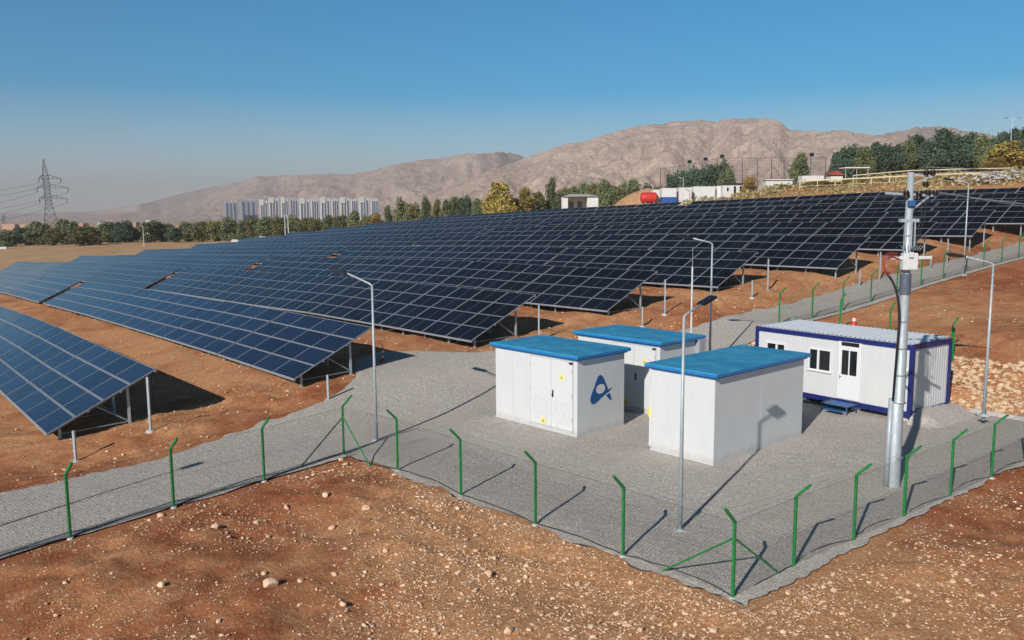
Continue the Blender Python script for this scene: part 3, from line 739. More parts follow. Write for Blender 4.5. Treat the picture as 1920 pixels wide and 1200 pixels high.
fr.build('frame', M['navy'], t)
rf = MB(); n_ = 34
for i in range(n_*4):
    pass
prof = []
for i in range(n_):
    x = -W+.12+(W-.24)*i/n_; s = (W-.24)/n_
    prof += [(x, 0), (x+s*.45, 0), (x+s*.55, .035), (x+s*.9, .035)]
prof.append((-.12, 0))
vs = [(x, .06, Z0+Hc+.015+z) for x, z in prof]+[(x, Dp-.02, Z0+Hc+.055+z) for x, z in prof]; k = len(prof)
rf.add(vs, [(i, i+1, k+i+1, k+i) for i in range(k-1)]); rf.box((-W/2, Dp/2, Z0+Hc-.01), (W-.22, Dp-.12, .03)); rf.build('roof', M['sheet'], t)
def window(x0, x1, z0, z1, splits, parent, y=.07):
    wf = MB(); m_ = .06
    wf.box(((x0+x1)/2, y-.02, z1+m_/2), (x1-x0+2*m_, .06, m_)); wf.box(((x0+x1)/2, y-.02, z0-m_/2), (x1-x0+2*m_, .06, m_))
    wf.box((x0-m_/2, y-.02, (z0+z1)/2), (m_, .06, z1-z0)); wf.box((x1+m_/2, y-.02, (z0+z1)/2), (m_, .06, z1-z0))
    for s_ in splits: wf.box((s_, y-.02, (z0+z1)/2), (.09, .055, z1-z0))
    wf.box(((x0+x1)/2, y-.035, z0-m_-.015), (x1-x0+2*m_+.05, .09, .03))
    w_ = wf.build('window', M['pvc'], parent)
    MB().box(((x0+x1)/2, y-.004, (z0+z1)/2), (x1-x0, .012, z1-z0)).build('pane', M['glassdk'], w_)
    return w_
window(-4.27, -3.36, 1.45, 2.24, [-3.89], t)
window(-6.33, -5.49, 1.45, 2.24, [-5.87], t)
d = MB()
dx0, dx1, dz0, dz1 = -3.0, -2.03, .45, 2.78
d.box(((dx0+dx1)/2, .045, (dz0+dz1)/2), (dx1-dx0, .06, dz1-dz0))
door = d.build('door', M['pvc'], t)
for (a, c, z_, zz_) in ((-2.87, -2.13, 2.55, 2.70), (-2.83, -2.55, 1.42, 2.38), (-2.49, -2.20, 1.42, 2.38)):
    MB().box(((a+c)/2, .010, (z_+zz_)/2), (c-a, .012, zz_-z_)).build('pane', M['glassdk'], door)
hd = MB(); hd.box((-2.90, .005, 1.30), (.03, .03, .16)); hd.box((-2.86, -.02, 1.33), (.10, .02, .025)); hd.build('handle', M['galv'], door)
sm = MB()
for x in (-1.98, -3.04): sm.box((x, .066, 1.50), (.022, .016, 2.2))
sm.build('wall_joint', M['gasket'], t)
rb = MB()
for i in range(14): rb.box((-.066, .28+i*.175, Z0+Hc/2), (.012, .012, Hc-.42))
for i in range(12): rb.box((-.45-i*.13, .066, Z0+Hc/2), (.006, .008, Hc-.42)) if i < 11 else None
rb.build('wall_ribs', M['wall'], t)
lm = MB(); lm.tube((-.28, .02, 1.95), (-.28, .06, 1.95), .10, .10, 14); lm.tube((-.28, -.02, 1.95), (-.28, .02, 1.95), .03, .09, 12); lm.build('wall_lamp', M['pvc'], t)
fe = MB()
for x in (-.3, -2.3, -4.6, -6.6):
    for y in (.3, Dp-.3): fe.box((x, y, .08), (.3, .3, .27))
fe.build('foundation_block', M['concrete'], t)
# steps
def cabloc(x, y, z): c, s = math.cos(-yaw), math.sin(-yaw); return (F[0]+x*c-y*s, F[1]+x*s+y*c, z)
t = thing('door_steps', 'small blue steel platform step in front of the cabin door', 'steps', cabloc(-2.6, -.42, 0), -yaw)
s_ = MB(); s_.box((0, 0, .34), (1.15, .72, .035)); 
for k in range(7): s_.box((-.5+k*.166, 0, .362), (.02, .70, .012))
s_.build('platform', M['stepblue'], t)
s_ = MB(); s_.box((.1, -.50, .17), (.7, .26, .03)); s_.build('tread', M['stepblue'], t)
for x in (-.52, .52):
    for y in (-.32, .32): MB().beam((x, y, -.05), (x, y, .33), .04, .04).build('leg', M['stepblue'], t)
# gravel heap against the right end of the cabin
hp = MB(); gx = []; nr, nc = 22, 30
for j in range(nr):
    for i in range(nc):
        u, v = i/(nc-1), j/(nr-1); X0, Y0 = .02+1.15*v, -.35+3.3*u
        hgt = (.46*max(0, 1-v**1.3))*(min(1, u/.22)**.9)*(1.0-.15*u)+.16*float(fbm(np.array([X0*2.3]), np.array([Y0*2.3]), 3, 8)[0])*(1-v)
        gx.append((X0, Y0, max(-.06, hgt-.05*v)))
hp.add(gx, [(j*nc+i, (j)*nc+i+1, (j+1)*nc+i+1, (j+1)*nc+i) for j in range(nr-1) for i in range(nc-1)])
o = hp.build('gravel_heap', M['gravel'], None, True, loc=(F[0], F[1], 0)); o.rotation_euler = (0, 0, -yaw); tag(o, 'low heap of grey gravel banked against the right end of the cabin', 'gravel heap')
# concrete edging along the back of the yard
pa, pb = xy(33.62, -13.1), xy(33.62, -4.5)
b = MB(); b.beam((pa[0], pa[1], .06), (pb[0], pb[1], .06), .12, .16); o = b.build('kerb', M['concrete']); tag(o, 'low concrete kerb at the back edge of the yard below the rubble bank', 'kerb')

# ------------------------------------------------------------------ lamp posts
def lamp_post(name, label, base, h, arm_dir, arm_len=1.05, arm_rise=.38, panel=False, r=.06, z=None):
    z = hz(*base) if z is None else z
    t = thing(name, label, 'lamp post', (base[0], base[1], z), 0, 'lamp posts around the solar park')
    p = MB(); p.tube((0, 0, -.2), (0, 0, h), r, r*.6, 12); p.tube((0, 0, 0), (0, 0, .05), r*2.0, r*2.0, 12); p.build('pole', M['galv'], t, True)
    MB().bevbox((0, 0, .0), (.30, .30, .07), .01).build('base_plate', M['concrete'], t)
    MB().box((r*.9, -r*.4, .75), (.05, .03, .22)).build('service_hatch', M['galvdk'], t)
    a = Vector((arm_dir[0], arm_dir[1], 0)).normalized()
    if not panel:
        q = a*arm_len+Vector((0, 0, h+arm_rise))
        MB().path([(0, 0, h-.12), (0, 0, h), a*.12+Vector((0, 0, h+.07)), q], r*.55, 8).build('arm', M['galv'], t, True)
        hd = MB(); q2 = q+a*.52+Vector((0, 0, .08)); d_ = (q2-q).normalized(); sd_ = Vector((-a.y, a.x, 0))
        hd.beam(q-d_*.05, q2, .24, .07); hd.beam(q+d_*.06, q2-d_*.05, .18, .115)
        hd.build('lamp_head', M['black'], t)
    else:
        q = a*.62+Vector((0, 0, h+.26))
        MB().path([(0, 0, h-.1), (0, 0, h+.0), a*.10+Vector((0, 0, h+.06)), q], r*.5, 8).build('arm', M['galv'], t, True)
        q2 = q+a*.42+Vector((0, 0, .14)); hd = MB(); hd.beam(q-(q2-q)*.08, q2, .24, .05); hd = hd.build('lamp_head', M['black'], t)
        u_ = Vector((0, 0, .034)); MB().beam(q+u_, q2+u_, .21, .012).build('cells', M['pv1'], hd)
    return t
lamp_post('street_lamp', 'lamp post beside the braced fence corner, its arm reaching left over the solar rows', (-4.71, 27.86), 5.37, (-1, .35), 1.0, .42)
lamp_post('solar_lamp', 'lamp post nearest the camera in the yard, its arm pointing back to the huts', (4.07, 19.44), 5.27, (.80, .60), panel=True, r=.055)
x, y = xy(30.6, -23.3); lamp_post('street_lamp', 'lamp post behind the huts with its arm pointing left over the dark panels', tuple(at(1337, 650, y+0)[:2]) if False else (8.85, 36.6), 5.35, (-1, -.15), 1.0, .28, z=1.02)
p = at(1849, 770, 28.2); lamp_post('street_lamp', 'lamp post at the foot of the rubble bank right of the cabin', (17.05, 29.30), 5.45, (-1, .1), 1.05, .30, z=.38)
p = at(1806, 516, 53.5); lamp_post('street_lamp', 'distant lamp post beside the uphill fence at the right', (p.x, p.y), 5.85, (-1, .1), 1.0, .25, z=p.z)
p = at(0, 0, 10)
lamp_post("solar_lamp", "lamp post just outside the left edge whose shadow falls across the gravel road", (-15.3, 16.0), 5.0, (.55, .80), panel=True, r=.055, z=0)
# slender lightning mast behind the rear hut
px = at(1296, 620, 34.2); t = thing('lightning_mast', 'slender white mast with a thin rod rising from behind the rear hut', 'mast', (px.x, px.y, hz(px.x, px.y)))
z1 = at(1297, 500, 34.2).z-hz(px.x, px.y); z2 = at(1298, 462, 34.2).z-hz(px.x, px.y)
MB().tube((0, 0, -.2), (0, 0, z1), .045, .035, 10).build('pole', M['whitepost'], t); MB().tube((0, 0, z1), (0, 0, z2), .018, .010, 8).build('rod', M['galvdk'], t)

# ------------------------------------------------------------------ tall steel power pole
PX, PY = 10.72, 22.62
t = thing('power_pole', 'tall galvanised steel power pole with dark insulators and a white cable box', 'power pole', (PX, PY, 0))
b = MB(); b.path([(0, 0, -.3), (0, 0, .0), (.0, 0, 2.4), (.05, 0, 2.45), (.06, 0, 5.3), (.06, 0, 8.75)], [.195, .19, .18, .155, .125, .085], 24); b.build('shaft', M['galv'], t, True)
for z_, r_ in ((.85, .19), (2.42, .185), (3.95, .146), (3.2, .152), (4.7, .135), (7.05, .106)): MB().tube((.04, 0, z_-.02), (.04, 0, z_+.02), r_+.004, None, 24).build('band', M['galvdk'], t)
MB().tube((.06, 0, 5.45), (.06, 0, 6.02), .148, .142, 24).build('grey_sleeve', M['sleeve'], t)
b = MB(); b.tube((-.215, -.06, -.05), (-.19, -.06, 2.55), .075, .07, 14); b.build('cable_duct', M['galv'], t, True)
b = MB(); b.bevbox((.05, -.18, 6.36), (.40, .20, .46), .02); b.box((.03, -.33, 6.55), (.10, .04, .14)); bx = b.build('cable_box', M['whitepost'], t)
b = MB(); b.bevbox((-.34, -.18, 6.46), (.40, .07, .09), .015); b.bevbox((.45, -.18, 6.46), (.42, .07, .09), .015); b.build('side_arm', M['whitepost'], t)
b = MB()
for k in range(8): b.tube((-.12+k*.06, -.2, 6.66), (-.22+k*.09, -.22, 6.80), .012, .010, 6)
b.build('terminal', M['galvdk'], bx)
for x_ in (-.06, .10, .19): MB().beam((x_, -.13, 6.7), (x_, -.10, 7.45), .045, .03).build('strut', M['galv'], t)
b = MB(); b.bevbox((.06, -.02, 7.46), (.50, .16, .10), .01); b.build('collar', M['galv'], t)
def insul(x, y, z, tilt=0):
    b = MB()
    for k, rr_ in enumerate((.055, .085, .092, .085, .055)): b.tube((x, y, z-.02+k*.036), (x, y, z+.012+k*.036), rr_, rr_*.8, 12)
    return b.build('insulator', M['porcelain'], t, False)
b = MB(); b.beam((.06, 0, 8.70), (.62, -.05, 8.62), .05, .05); b.beam((.06, 0, 8.40), (.50, -.05, 8.60), .03, .03); b.build('top_arm', M['galv'], t)
for p_ in ((.45, -.05, 8.66), (.62, -.05, 8.66)): insul(*p_)
b = MB(); b.beam((-.62, -.03, 8.20), (.75, -.03, 8.12), .06, .06); b.beam((.08, -.05, 7.72), (.55, -.05, 8.10), .04, .04); b.build('cross_arm', M['galv'], t)
for p_ in ((-.10, -.14, 8.12), (.24, -.14, 8.08), (.52, -.05, 8.14), (.72, -.05, 8.12), (.45, -.05, 8.36)): insul(*p_)
b = MB(); b.bevbox((.05, -.14, 7.92), (.18, .10, .16), .01); b.build('bracket', M['stepblue'], t)
# cable loop: red sheath turning black
cb = []
for a in np.linspace(0, 1, 26):
    cb.append(a)
def bez(P, n=24):
    P = [Vector(p) for p in P]; out = []
    for i in range(n+1):
        s = i/n; out.append(P[0]*(1-s)**3+P[1]*3*s*(1-s)**2+P[2]*3*s*s*(1-s)+P[3]*s**3)
    return out
for k, dz in enumerate((0, .06, -.06)):
    MB().path(bez([(-.25, -.22, 6.50+dz), (-.66-dz, -.25, 6.66+dz), (-.82, -.25, 6.35), (-.50-.03*k, -.22, 6.0)], 18), .013, 7).build('red_cable', M['redcable'], t, True)
    MB().path(bez([(-.50-.03*k, -.22, 6.0), (-.28, -.20, 5.75), (-.10-.03*k, -.17, 5.3), (-.10-.02*k, -.15, 4.6)], 16)+[Vector((-.17-.01*k, -.13, 2.5))], .018, 7).build('black_cable', M['blackcable'], t, True)
MB().path(bez([(-.25, -.23, 6.42), (-.70, -.3, 6.72), (-.80, -.3, 6.1), (-.48, -.24, 6.05)], 14), .018, 6).build('red_cable', M['redcable'], t, True)
for x_, (za, zb_) in ((.33, (8.10, 6.6)), (.44, (8.10, 6.7))): MB().path(bez([(x_, -.1, za), (x_+.02, -.2, za-.5), (x_-.1, -.2, zb_+.5), (.14, -.22, zb_)], 12), .008, 5).build('jumper_wire', M['wiredk'], t)
def wires(name, label, pts_list, r, m, group, sag=1.0):
    for (a, b_), lb in zip(pts_list, label):
        a, b_ = Vector(a), Vector(b_); pts = []
        for i in range(25): s = i/24; q_ = a.lerp(b_, s); q_.z -= sag*4*s*(1-s); pts.append(q_)
        o = MB().path(pts, r, 5).build(name, m); tag(o, lb, 'power line', group)
e0 = (PX+.62, PY-.05, 8.86)
wires('power_line', ['uppermost overhead wire leaving the steel pole to the right', 'upper overhead wire just below the uppermost one at the steel pole'],
      [((PX+.45, PY-.05, 8.88), tuple(at(2300, 312, 60))), ((PX+.62, PY-.05, 8.80), tuple(at(2300, 322, 60)))], .012, M['galv'], 'overhead wires at the steel pole', .2)
wires('power_line', ['highest of the three overhead wires dropping right from the cross arm', 'middle of the three overhead wires dropping right from the cross arm', 'lowest of the three overhead wires dropping right from the cross arm'],
      [((PX+.24, PY-.14, 8.26), tuple(at(2250, 392, 40))), ((PX+.52, PY-.05, 8.26), tuple(at(2250, 400, 40))), ((PX+.72, PY-.05, 8.24), tuple(at(2250, 412, 40)))], .009, M['galv'], 'overhead wires at the steel pole', .25)

# ------------------------------------------------------------------ bollard and cone
p = (-5.35, 33.5)
r_ = ray(719, 713); k = (0.25-CAM_H)/r_[2]; p = (r_[0]*k, r_[1]*k)
t = thing('bollard', 'red and white striped bollard on a red base beside the second solar row', 'bollard', (p[0], p[1], hz(*p)))
for i in range(6): MB().tube((0, 0, .06+i*.115), (0, 0, .06+(i+1)*.115), .048, .046, 14).build('stripe', M['red'] if i % 2 == 0 else M['whitepost'], t, False)
MB().tube((0, 0, -.02), (0, 0, .06), .17, .12, 16).build('base', M['red'], t)
MB().tube((0, 0, .75), (0, 0, .80), .05, .03, 12).build('cap', M['whitepost'], t)
pp = xy(41.2, -21.4); r_ = ray(1601, 611); x_, y_ = pp
for _ in range(8): z_ = gz(x_, y_); k = (z_-CAM_H)/r_[2]; k = max(20/r_[1], min(48/r_[1], k if k > 0 else 43/r_[1])); x_, y_ = r_[0]*k, r_[1]*k
t = thing('traffic_cone', 'red and white traffic cone on the brown soil behind the cabin roof', 'traffic cone', (x_, y_, gz(x_, y_)))
MB().box((0, 0, .02), (.36, .36, .05)).build('base', M['red'], t)
b = MB(); b.tube((0, 0, .04), (0, 0, .24), .15, .105, 14); b.tube((0, 0, .40), (0, 0, .58), .07, .03, 14); b.build('cone', M['red'], t)
MB().tube((0, 0, .24), (0, 0, .40), .106, .071, 14).build('stripe', M['whitepost'], t)

# ------------------------------------------------------------------ solar tables
TILT = 0.44875; TW = 8.60; TP = 8.70; MW = 2.15
ZL = [.40, 1.14, 1.80, 2.56, 3.33, 4.16, 5.06, 5.85, 6.72, 7.52, 8.35]
ER = [-31.29, -31.16, -31.17, -30.97, -30.51, -27.94, -27.57, -27.03, -26.66, -26.4, -26.2]
NL = [0, 7, 11, 10, 9, 9, 9, 9, 9, 9, 8]
NR = [5.07+8.93*i for i in range(11)]
def zrow(i, e):
    f = float(np.interp(e, F_E, F_Z)); ex = (1-float(sst(-320, -158, e)))*max(0, NR[i]-30)*.055
    return ZL[i]-f-ex+.03*math.sin(e*.19+i*1.7)*min(1, abs(e+30)/10)
def panel_mesh(Lh, half):
    b = MB(); w_, h_ = MW-.022, Lh/4-.022; fx, fy = (.030, .013) if half else (.014, .030); th = .035
    b.box((w_/2, h_/2, th*.45), (w_-2*fx+.002, h_-2*fy+.002, th*.5), 0, 0)
    for (x, y, a, c) in ((w_/2, fy/2, w_, fy), (w_/2, h_-fy/2, w_, fy)): b.box((x, y, th/2), (a, c, th), 0, 1)
    for x in (fx/2, w_-fx/2): b.box((x, h_/2, th/2), (fx, h_-2*fy, th), 0, 1)
    if half: b.box((w_/2, h_/2, th*.72), (.011, h_-2*fy, .004), 0, 1)
    return b.mesh('panel', [M['pv2'] if half else M['pv1'], M['alu']])
def table_proto(Lh, half, simple):
    root = link('solar_table', None); ct, st_ = math.cos(TILT), math.sin(TILT); Hh = Lh*ct
    pm = panel_mesh(Lh, half)
    if simple:
        b = MB(); Rm = Matrix.Rotation(TILT, 4, 'X')
        for c in range(4):
            for r in range(4):
                T = Matrix.Translation((-(c+1)*MW+.01, r*Lh/4*ct, r*Lh/4*st_)) @ Rm
                b.add([T @ v.co for v in pm.vertices], [tuple(p.vertices) for p in pm.polygons], 0)
                b.m[-len(pm.polygons):] = [p.material_index for p in pm.polygons]
        b.build('panels', [M['pv2'] if half else M['pv1'], M['alu']], root)
    else:
        for c in range(4):
            for r in range(4):
                link('panel', pm, root, (-(c+1)*MW+.01, r*Lh/4*ct, r*Lh/4*st_), (TILT, 0, 0))
    def onp(y, dz): return y*math.tan(TILT)+dz
    y1, y2 = .45, Hh*.74
    legf = MB(); legf.beam((0, y1, -1.3), (0, y1, onp(y1, -.12)), .09, .07); legf = legf.mesh('leg', M['galv'])
    legr = MB(); legr.beam((0, y2, -1.3), (0, y2, onp(y2, -.12)), .09, .07); legr = legr.mesh('leg', M['galv'])
    raf = MB(); raf.beam((0, .10, onp(.10, -.10)), (0, Hh-.12, onp(Hh-.12, -.10)), .06, .10); raf = raf.mesh('rafter', M['galvdk'])
    brc = MB(); brc.beam((0, y2, -.05), (0, Hh*.45, onp(Hh*.45, -.14)), .05, .05); brc = brc.mesh('brace', M['galvdk'])
    tie = MB(); tie.beam((0, y1, -.12), (0, y2, -.05), .035, .035); tie = tie.mesh('tie_rod', M['galvdk'])
    if simple:
        b = MB()
        for x in (-.35, -2.5, -4.65, -6.8):
            for y in (y1, y2): b.beam((x, y, -1.3), (x, y, onp(y, -.12)), .09, .07)
            b.beam((x, .10, onp(.10, -.10)), (x, Hh-.12, onp(Hh-.12, -.10)), .06, .10)
        b.build('support_frame', M['galv'], root)
    else:
        for x in (-.35, -2.5, -4.65, -6.8):
            link('leg', legf, root, (x, 0, 0)); link('leg', legr, root, (x, 0, 0)); link('rafter', raf, root, (x, 0, 0)); link('brace', brc, root, (x, 0, 0)); link('tie_rod', tie, root, (x, 0, 0))
    for y in (.03, Hh*.36, Hh*.66, Hh-.05):
        b = MB(); b.beam((-TW, y, onp(y, -.045)), (0, y, onp(y, -.045)), .05, .06)
        if y < .1: b.beam((-TW, -.008, -.01), (0, -.008, -.01), .012, .09)
        b.build('purlin', M['alu'], root)
    return root
protos = {}
used = set()
def place_table(i, e, lab):
    simple = (i >= 6 or e < -92); half = i >= 2; Lh = 4.5 if half else 4.1
    key = (half, simple)
    if key not in protos: protos[key] = table_proto(Lh, half, simple)
    zr, zl_ = zrow(i, e), zrow(i, e-TW); x, y = xy(NR[i], e)
    zr += random.uniform(-.012, .012)
    Mx = Matrix.Translation((x, y, zr)) @ Matrix.Rotation(-AZ, 4, 'Z') @ Matrix.Rotation(math.asin((zl_-zr)/TW), 4, 'Y') @ Matrix.Rotation(R(random.uniform(-.45, .45)), 4, 'X')
    o = protos[key] if key not in used else dup(protos[key], (0, 0, 0)); used.add(key)
    o.matrix_world = Mx; tag(o, lab, 'solar table', 'tilted solar tables set out in rows up the slope'); return o
for i in range(11):
    e = ER[i]
    for k in range(6):
        place_table(i, e, 'tilted solar table, %s from the road end of the %s row from the front' % (ordn(k+1), ordn(i+1))); e -= TP
    e -= 1.9
    for k in range(NL[i]):
        place_table(i, e, 'bluish solar table, %s beyond the gap in the %s row from the front' % (ordn(k+1), ordn(i+1))); e -= TP
# bare leg posts standing beyond the road end of the rows
for i in range(7):
    for (dn_, hh, kind, de) in ((.42, 1.02, 'short', 2.1), (2.95, 1.9, 'tall', 1.45)):
        if i == 1 and kind == 'tall': continue
        x, y = xy(NR[i]+dn_, ER[i]+de if i < 5 else ER[i]+1.3); z = gz(x, y)
        t = thing('bare_post', '%s bare metal post standing off the road end of the %s solar row' % (kind, ordn(i+1)), 'metal post', (x, y, z), 0, 'bare posts beyond the row ends')
        MB().beam((0, 0, -.2), (0, 0, hh), .085, .07).build('post', M['galv'], t)
        b = MB(); b.tube((0, 0, -.1), (0, 0, .03), .19, .14, 11); b.build('footing', M['concrete'], t)

# ------------------------------------------------------------------ trees, bushes
def crown_mesh(seed, m, shape='round', n=900, leaf=.11):
    rg = np.random.default_rng(seed); vs = []; 
    # unit crown: height 1 (z 0..1), radius about .5
    nb = 26 if shape != 'pine' else 44; cl = []
    for i in range(nb):
        if shape == 'round': h = rg.uniform(.12, .9); rad = .38*math.sin(math.pi*min(.98, h*.92+.08))**.6; a = rg.uniform(0, 6.28); rr = rad*rg.uniform(.2, 1); s = rg.uniform(.12, .22)
        elif shape == 'pine': h = .04+.9*i/nb; rad = .38*(1-h)**.65; a = rg.uniform(0, 6.28); rr = rad*rg.uniform(.1, 1); s = rg.uniform(.13, .20)*(1.2-h*.55)
        elif shape == 'tall': h = .05+.88*i/nb; rad = .30*math.sin(math.pi*min(.97, h*.85+.12)); a = rg.uniform(0, 6.28); rr = rad*rg.uniform(.1, 1); s = rg.uniform(.11, .18)
        else: h = rg.uniform(.1, .75); rad = .45*(1-h*.5); a = rg.uniform(0, 6.28); rr = rad*rg.uniform(.1, 1); s = rg.uniform(.12, .2)
        cl.append((rr*math.cos(a), rr*math.sin(a), h, s))
    cl = np.array(cl); k = rg.integers(0, nb, n); d = rg.normal(size=(n, 3)); d /= np.linalg.norm(d, axis=1)[:, None]
    c = cl[k, :3]+d*cl[k, 3:4]*rg.uniform(.3, 1.0, (n, 1))**.6*rg.choice([1, 1, 1, 1.35], (n, 1)); c[:, 2] = np.clip(c[:, 2], .0, 1.08)
    u = rg.normal(size=(n, 3)); u /= np.linalg.norm(u, axis=1)[:, None]; w_ = np.cross(u, rg.normal(size=(n, 3))); w_ /= np.linalg.norm(w_, axis=1)[:, None]
    s = (leaf*rg.uniform(.35, 1, n))[:, None]*.5
    V = np.stack([c-u*s-w_*s*.6, c+u*s-w_*s*.5, c+u*s*.9+w_*s*.6, c-u*s*.8+w_*s*.5], 1).reshape(-1, 3)
    F = np.arange(len(V)).reshape(-1, 4); me = bpy.data.meshes.new('crown')
    me.vertices.add(len(V)); me.vertices.foreach_set('co', V.ravel()); me.loops.add(F.size); me.loops.foreach_set('vertex_index', F.ravel())
    me.polygons.add(len(F)); me.polygons.foreach_set('loop_start', np.arange(0, F.size, 4)); me.polygons.foreach_set('loop_total', np.full(len(F), 4))
    me.polygons.foreach_set('use_smooth', np.zeros(len(F), bool)); me.update(calc_edges=True); me.materials.append(m); return me, cl
def tree_proto(seed, mname, shape, n=900, leaf=.11):
    cm, cl = crown_mesh(seed, M[mname], shape, n, leaf); root = link('tree', None)
    tr = MB(); base = .0; tr.path([(0, 0, -.12), (.005, 0, .10), (-.01, .01, .3), (.01, 0, .55), (0, 0, .8)], [.035, .028, .022, .014, .005], 7)
    for q_ in cl[:6]: tr.path([(0, 0, max(.08, q_[2]*.45)), (q_[0]*.5, q_[1]*.5, q_[2]*.8), (q_[0], q_[1], q_[2])], [.012, .008, .003], 5)
    tr.build('trunk', M['bark'], root); link('crown', cm, root, (0, 0, .02)); return root
TP_ = {}
SEEN = {}
def tree(kind, x, y, z, h, wd, label, group, cat='tree'):
    spec = {'green': ('leaf_green', 'round'), 'green2': ('leaf_green', 'tall'), 'olive': ('leaf_olive', 'round'), 'olive2': ('leaf_olive', 'tall'), 'pine': ('leaf_pine', 'pine'), 'pine2': ('leaf_pine', 'round'), 'yellow': ('leaf_yellow', 'round'), 'rust': ('leaf_rust', 'round'), 'bush': ('leaf_olive', 'bush'), 'ybush': ('leaf_yellow', 'bush')}[kind]
    if kind not in TP_:
        TP_[kind] = tree_proto(len(TP_)*7+3, spec[0], spec[1], 8000 if kind in ('yellow', 'pine', 'pine2', 'green') else 5000, .068); o = TP_[kind]
    else: o = dup(TP_[kind], (0, 0, 0))
    o.location = (x, y, z-.1); o.scale = (wd*1.12, wd*1.12, h/1.06); o.rotation_euler = (0, 0, random.uniform(0, 6.28)); tag(o, label, cat, group); return o
def place_tree(kind, u, vt, D, wpx, label, group, hmin=1.5, cat='tree'):
    P = at(u, vt, D); z = hz(P.x, P.y); h = max(hmin, P.z-z); wpx *= random.uniform(.85, 1.25); tree(kind, P.x, P.y, z, h, max(.8, wpx/FPX*D), label, group, cat)
# line of trees beyond the panels, left to right (u, top v, distance, width px, kind)
line_trees = [(8, 431, 330, 44, 'green'), (46, 424, 345, 38, 'pine2'), (72, 416, 335, 40, 'green'), (100, 424, 320, 34, 'olive'), (124, 412, 330, 36, 'green'), (160, 421, 300, 54, 'olive'),
 (188, 424, 340, 30, 'olive'), (208, 416, 325, 40, 'green'), (232, 414, 320, 36, 'pine2'), (256, 420, 330, 30, 'bush'), (280, 414, 315, 42, 'green'), (310, 416, 320, 44, 'olive'), (326, 424, 300, 26, 'pine2'),
 (350, 416, 315, 30, 'green'), (376, 412, 310, 36, 'olive'), (400, 410, 310, 38, 'olive'), (428, 408, 305, 38, 'green'), (452, 412, 300, 30, 'green2'), (474, 405, 300, 36, 'olive'), (498, 407, 295, 36, 'green'),
 (522, 402, 292, 34, 'olive'), (548, 404, 290, 34, 'green'), (572, 404, 285, 32, 'olive'), (594, 406, 282, 32, 'olive'), (616, 404, 280, 30, 'green'), (640, 400, 275, 34, 'olive'), (664, 395, 272, 32, 'green'), (686, 400, 268, 26, 'olive'),
 (706, 398, 265, 26, 'rust'), (728, 384, 262, 26, 'green2'), (750, 369, 258, 28, 'green2'), (776, 376, 255, 32, 'olive'), (798, 368, 250, 28, 'green2'), (820, 371, 250, 30, 'olive2'), (846, 370, 245, 34, 'green'), (872, 367, 245, 34, 'pine2'), (898, 372, 240, 30, 'green')]
kn = {'green': 'mid green bushy tree', 'green2': 'slender green tree', 'olive': 'olive green tree', 'olive2': 'slender olive tree', 'pine2': 'dark green dense tree', 'yellow': 'yellowing tree', 'bush': 'low olive bushy tree', 'rust': 'rusty brown tree', 'pine': 'dark green conifer'}
for i, (u, v, D, wp, kd) in enumerate(line_trees):
    place_tree(kd, u, v, D, wp*1.15, '%s, %s from the left in the far tree line' % (kn[kd], ordn(i+1) if i < 20 else ORD[0] and ('%dth' % (i+1))), 'tree line beyond the solar rows', 3)
place_tree('yellow', 938, 336, 215, 66, 'large round golden yellow tree standing above the panels left of the white building', None, 4)
place_tree('yellow', 975, 348, 222, 52, 'olive yellow tree touching the right side of the large golden tree', None, 4)
back = [(1008, 354, 232, 34, 'olive'), (1036, 331, 236, 26, 'green2'), (1062, 346, 238, 40, 'olive'), (1088, 344, 240, 34, 'green'), (1112, 338, 238, 34, 'olive'), (1136, 337, 236, 34, 'green'), (1160, 342, 238, 36, 'olive'), (1182, 338, 242, 38, 'green'), (1214, 345, 246, 28, 'pine2'), (1232, 342, 246, 24, 'olive')]
for i, (u, v, D, wp, kd) in enumerate(back): place_tree(kd, u, v, D, wp*1.15, '%s, %s from the left behind the small white building' % (kn[kd], ordn(i+1)), 'trees behind the white building', 4)
mid = [(1262, 322, 214, 34, 'pine2'), (1290, 314, 212, 40, 'pine2'), (1318, 312, 210, 40, 'pine2'), (1348, 303, 208, 40, 'pine2'), (1362, 316, 206, 30, 'green')]
for i, (u, v, D, wp, kd) in enumerate(mid): place_tree(kd, u, v, D, wp*1.2, '%s, %s from the left inside the tall netting' % (kn[kd], ordn(i+1)), 'dark trees inside the netting', 4)
place_tree('green', 1502, 289, 185, 44, 'bright green tree standing alone in front of the netting at its right end', None, 3)
place_tree('rust', 1406, 328, 172, 38, 'low yellow brown bushy tree just right of the white cabins', None, 2)
right = [(1572, 284, 178, 42, 'pine'), (1594, 272, 180, 46, 'pine2'), (1622, 276, 178, 44, 'green'), (1646, 266, 182, 42, 'pine'), (1672, 270, 178, 44, 'pine2'), (1698, 264, 182, 40, 'green'), (1720, 252, 184, 46, 'pine'), (1744, 262, 178, 40, 'pine2'), (1772, 240, 182, 50, 'pine'), (1800, 250, 180, 44, 'pine2'), (1822, 248, 182, 44, 'pine'), (1846, 254, 178, 40, 'green'), (1862, 256, 184, 44, 'pine2'), (1884, 246, 190, 40, 'pine'), (1906, 240, 192, 40, 'pine'), (1926, 238, 192, 42, 'pine')]
for i, (u, v, D, wp, kd) in enumerate(right): place_tree(kd, u, v, D, wp*1.25, '%s, %s from the left in the upper right grove' % (kn[kd], ordn(i+1)), 'grove at the upper right', 4)
place_tree('yellow', 1902, 262, 158, 84, 'big yellow brown tree at the right edge in front of the dark grove', None, 4)
place_tree('rust', 1868, 296, 156, 44, 'smaller yellowish tree left of the big one at the right edge', None, 3)
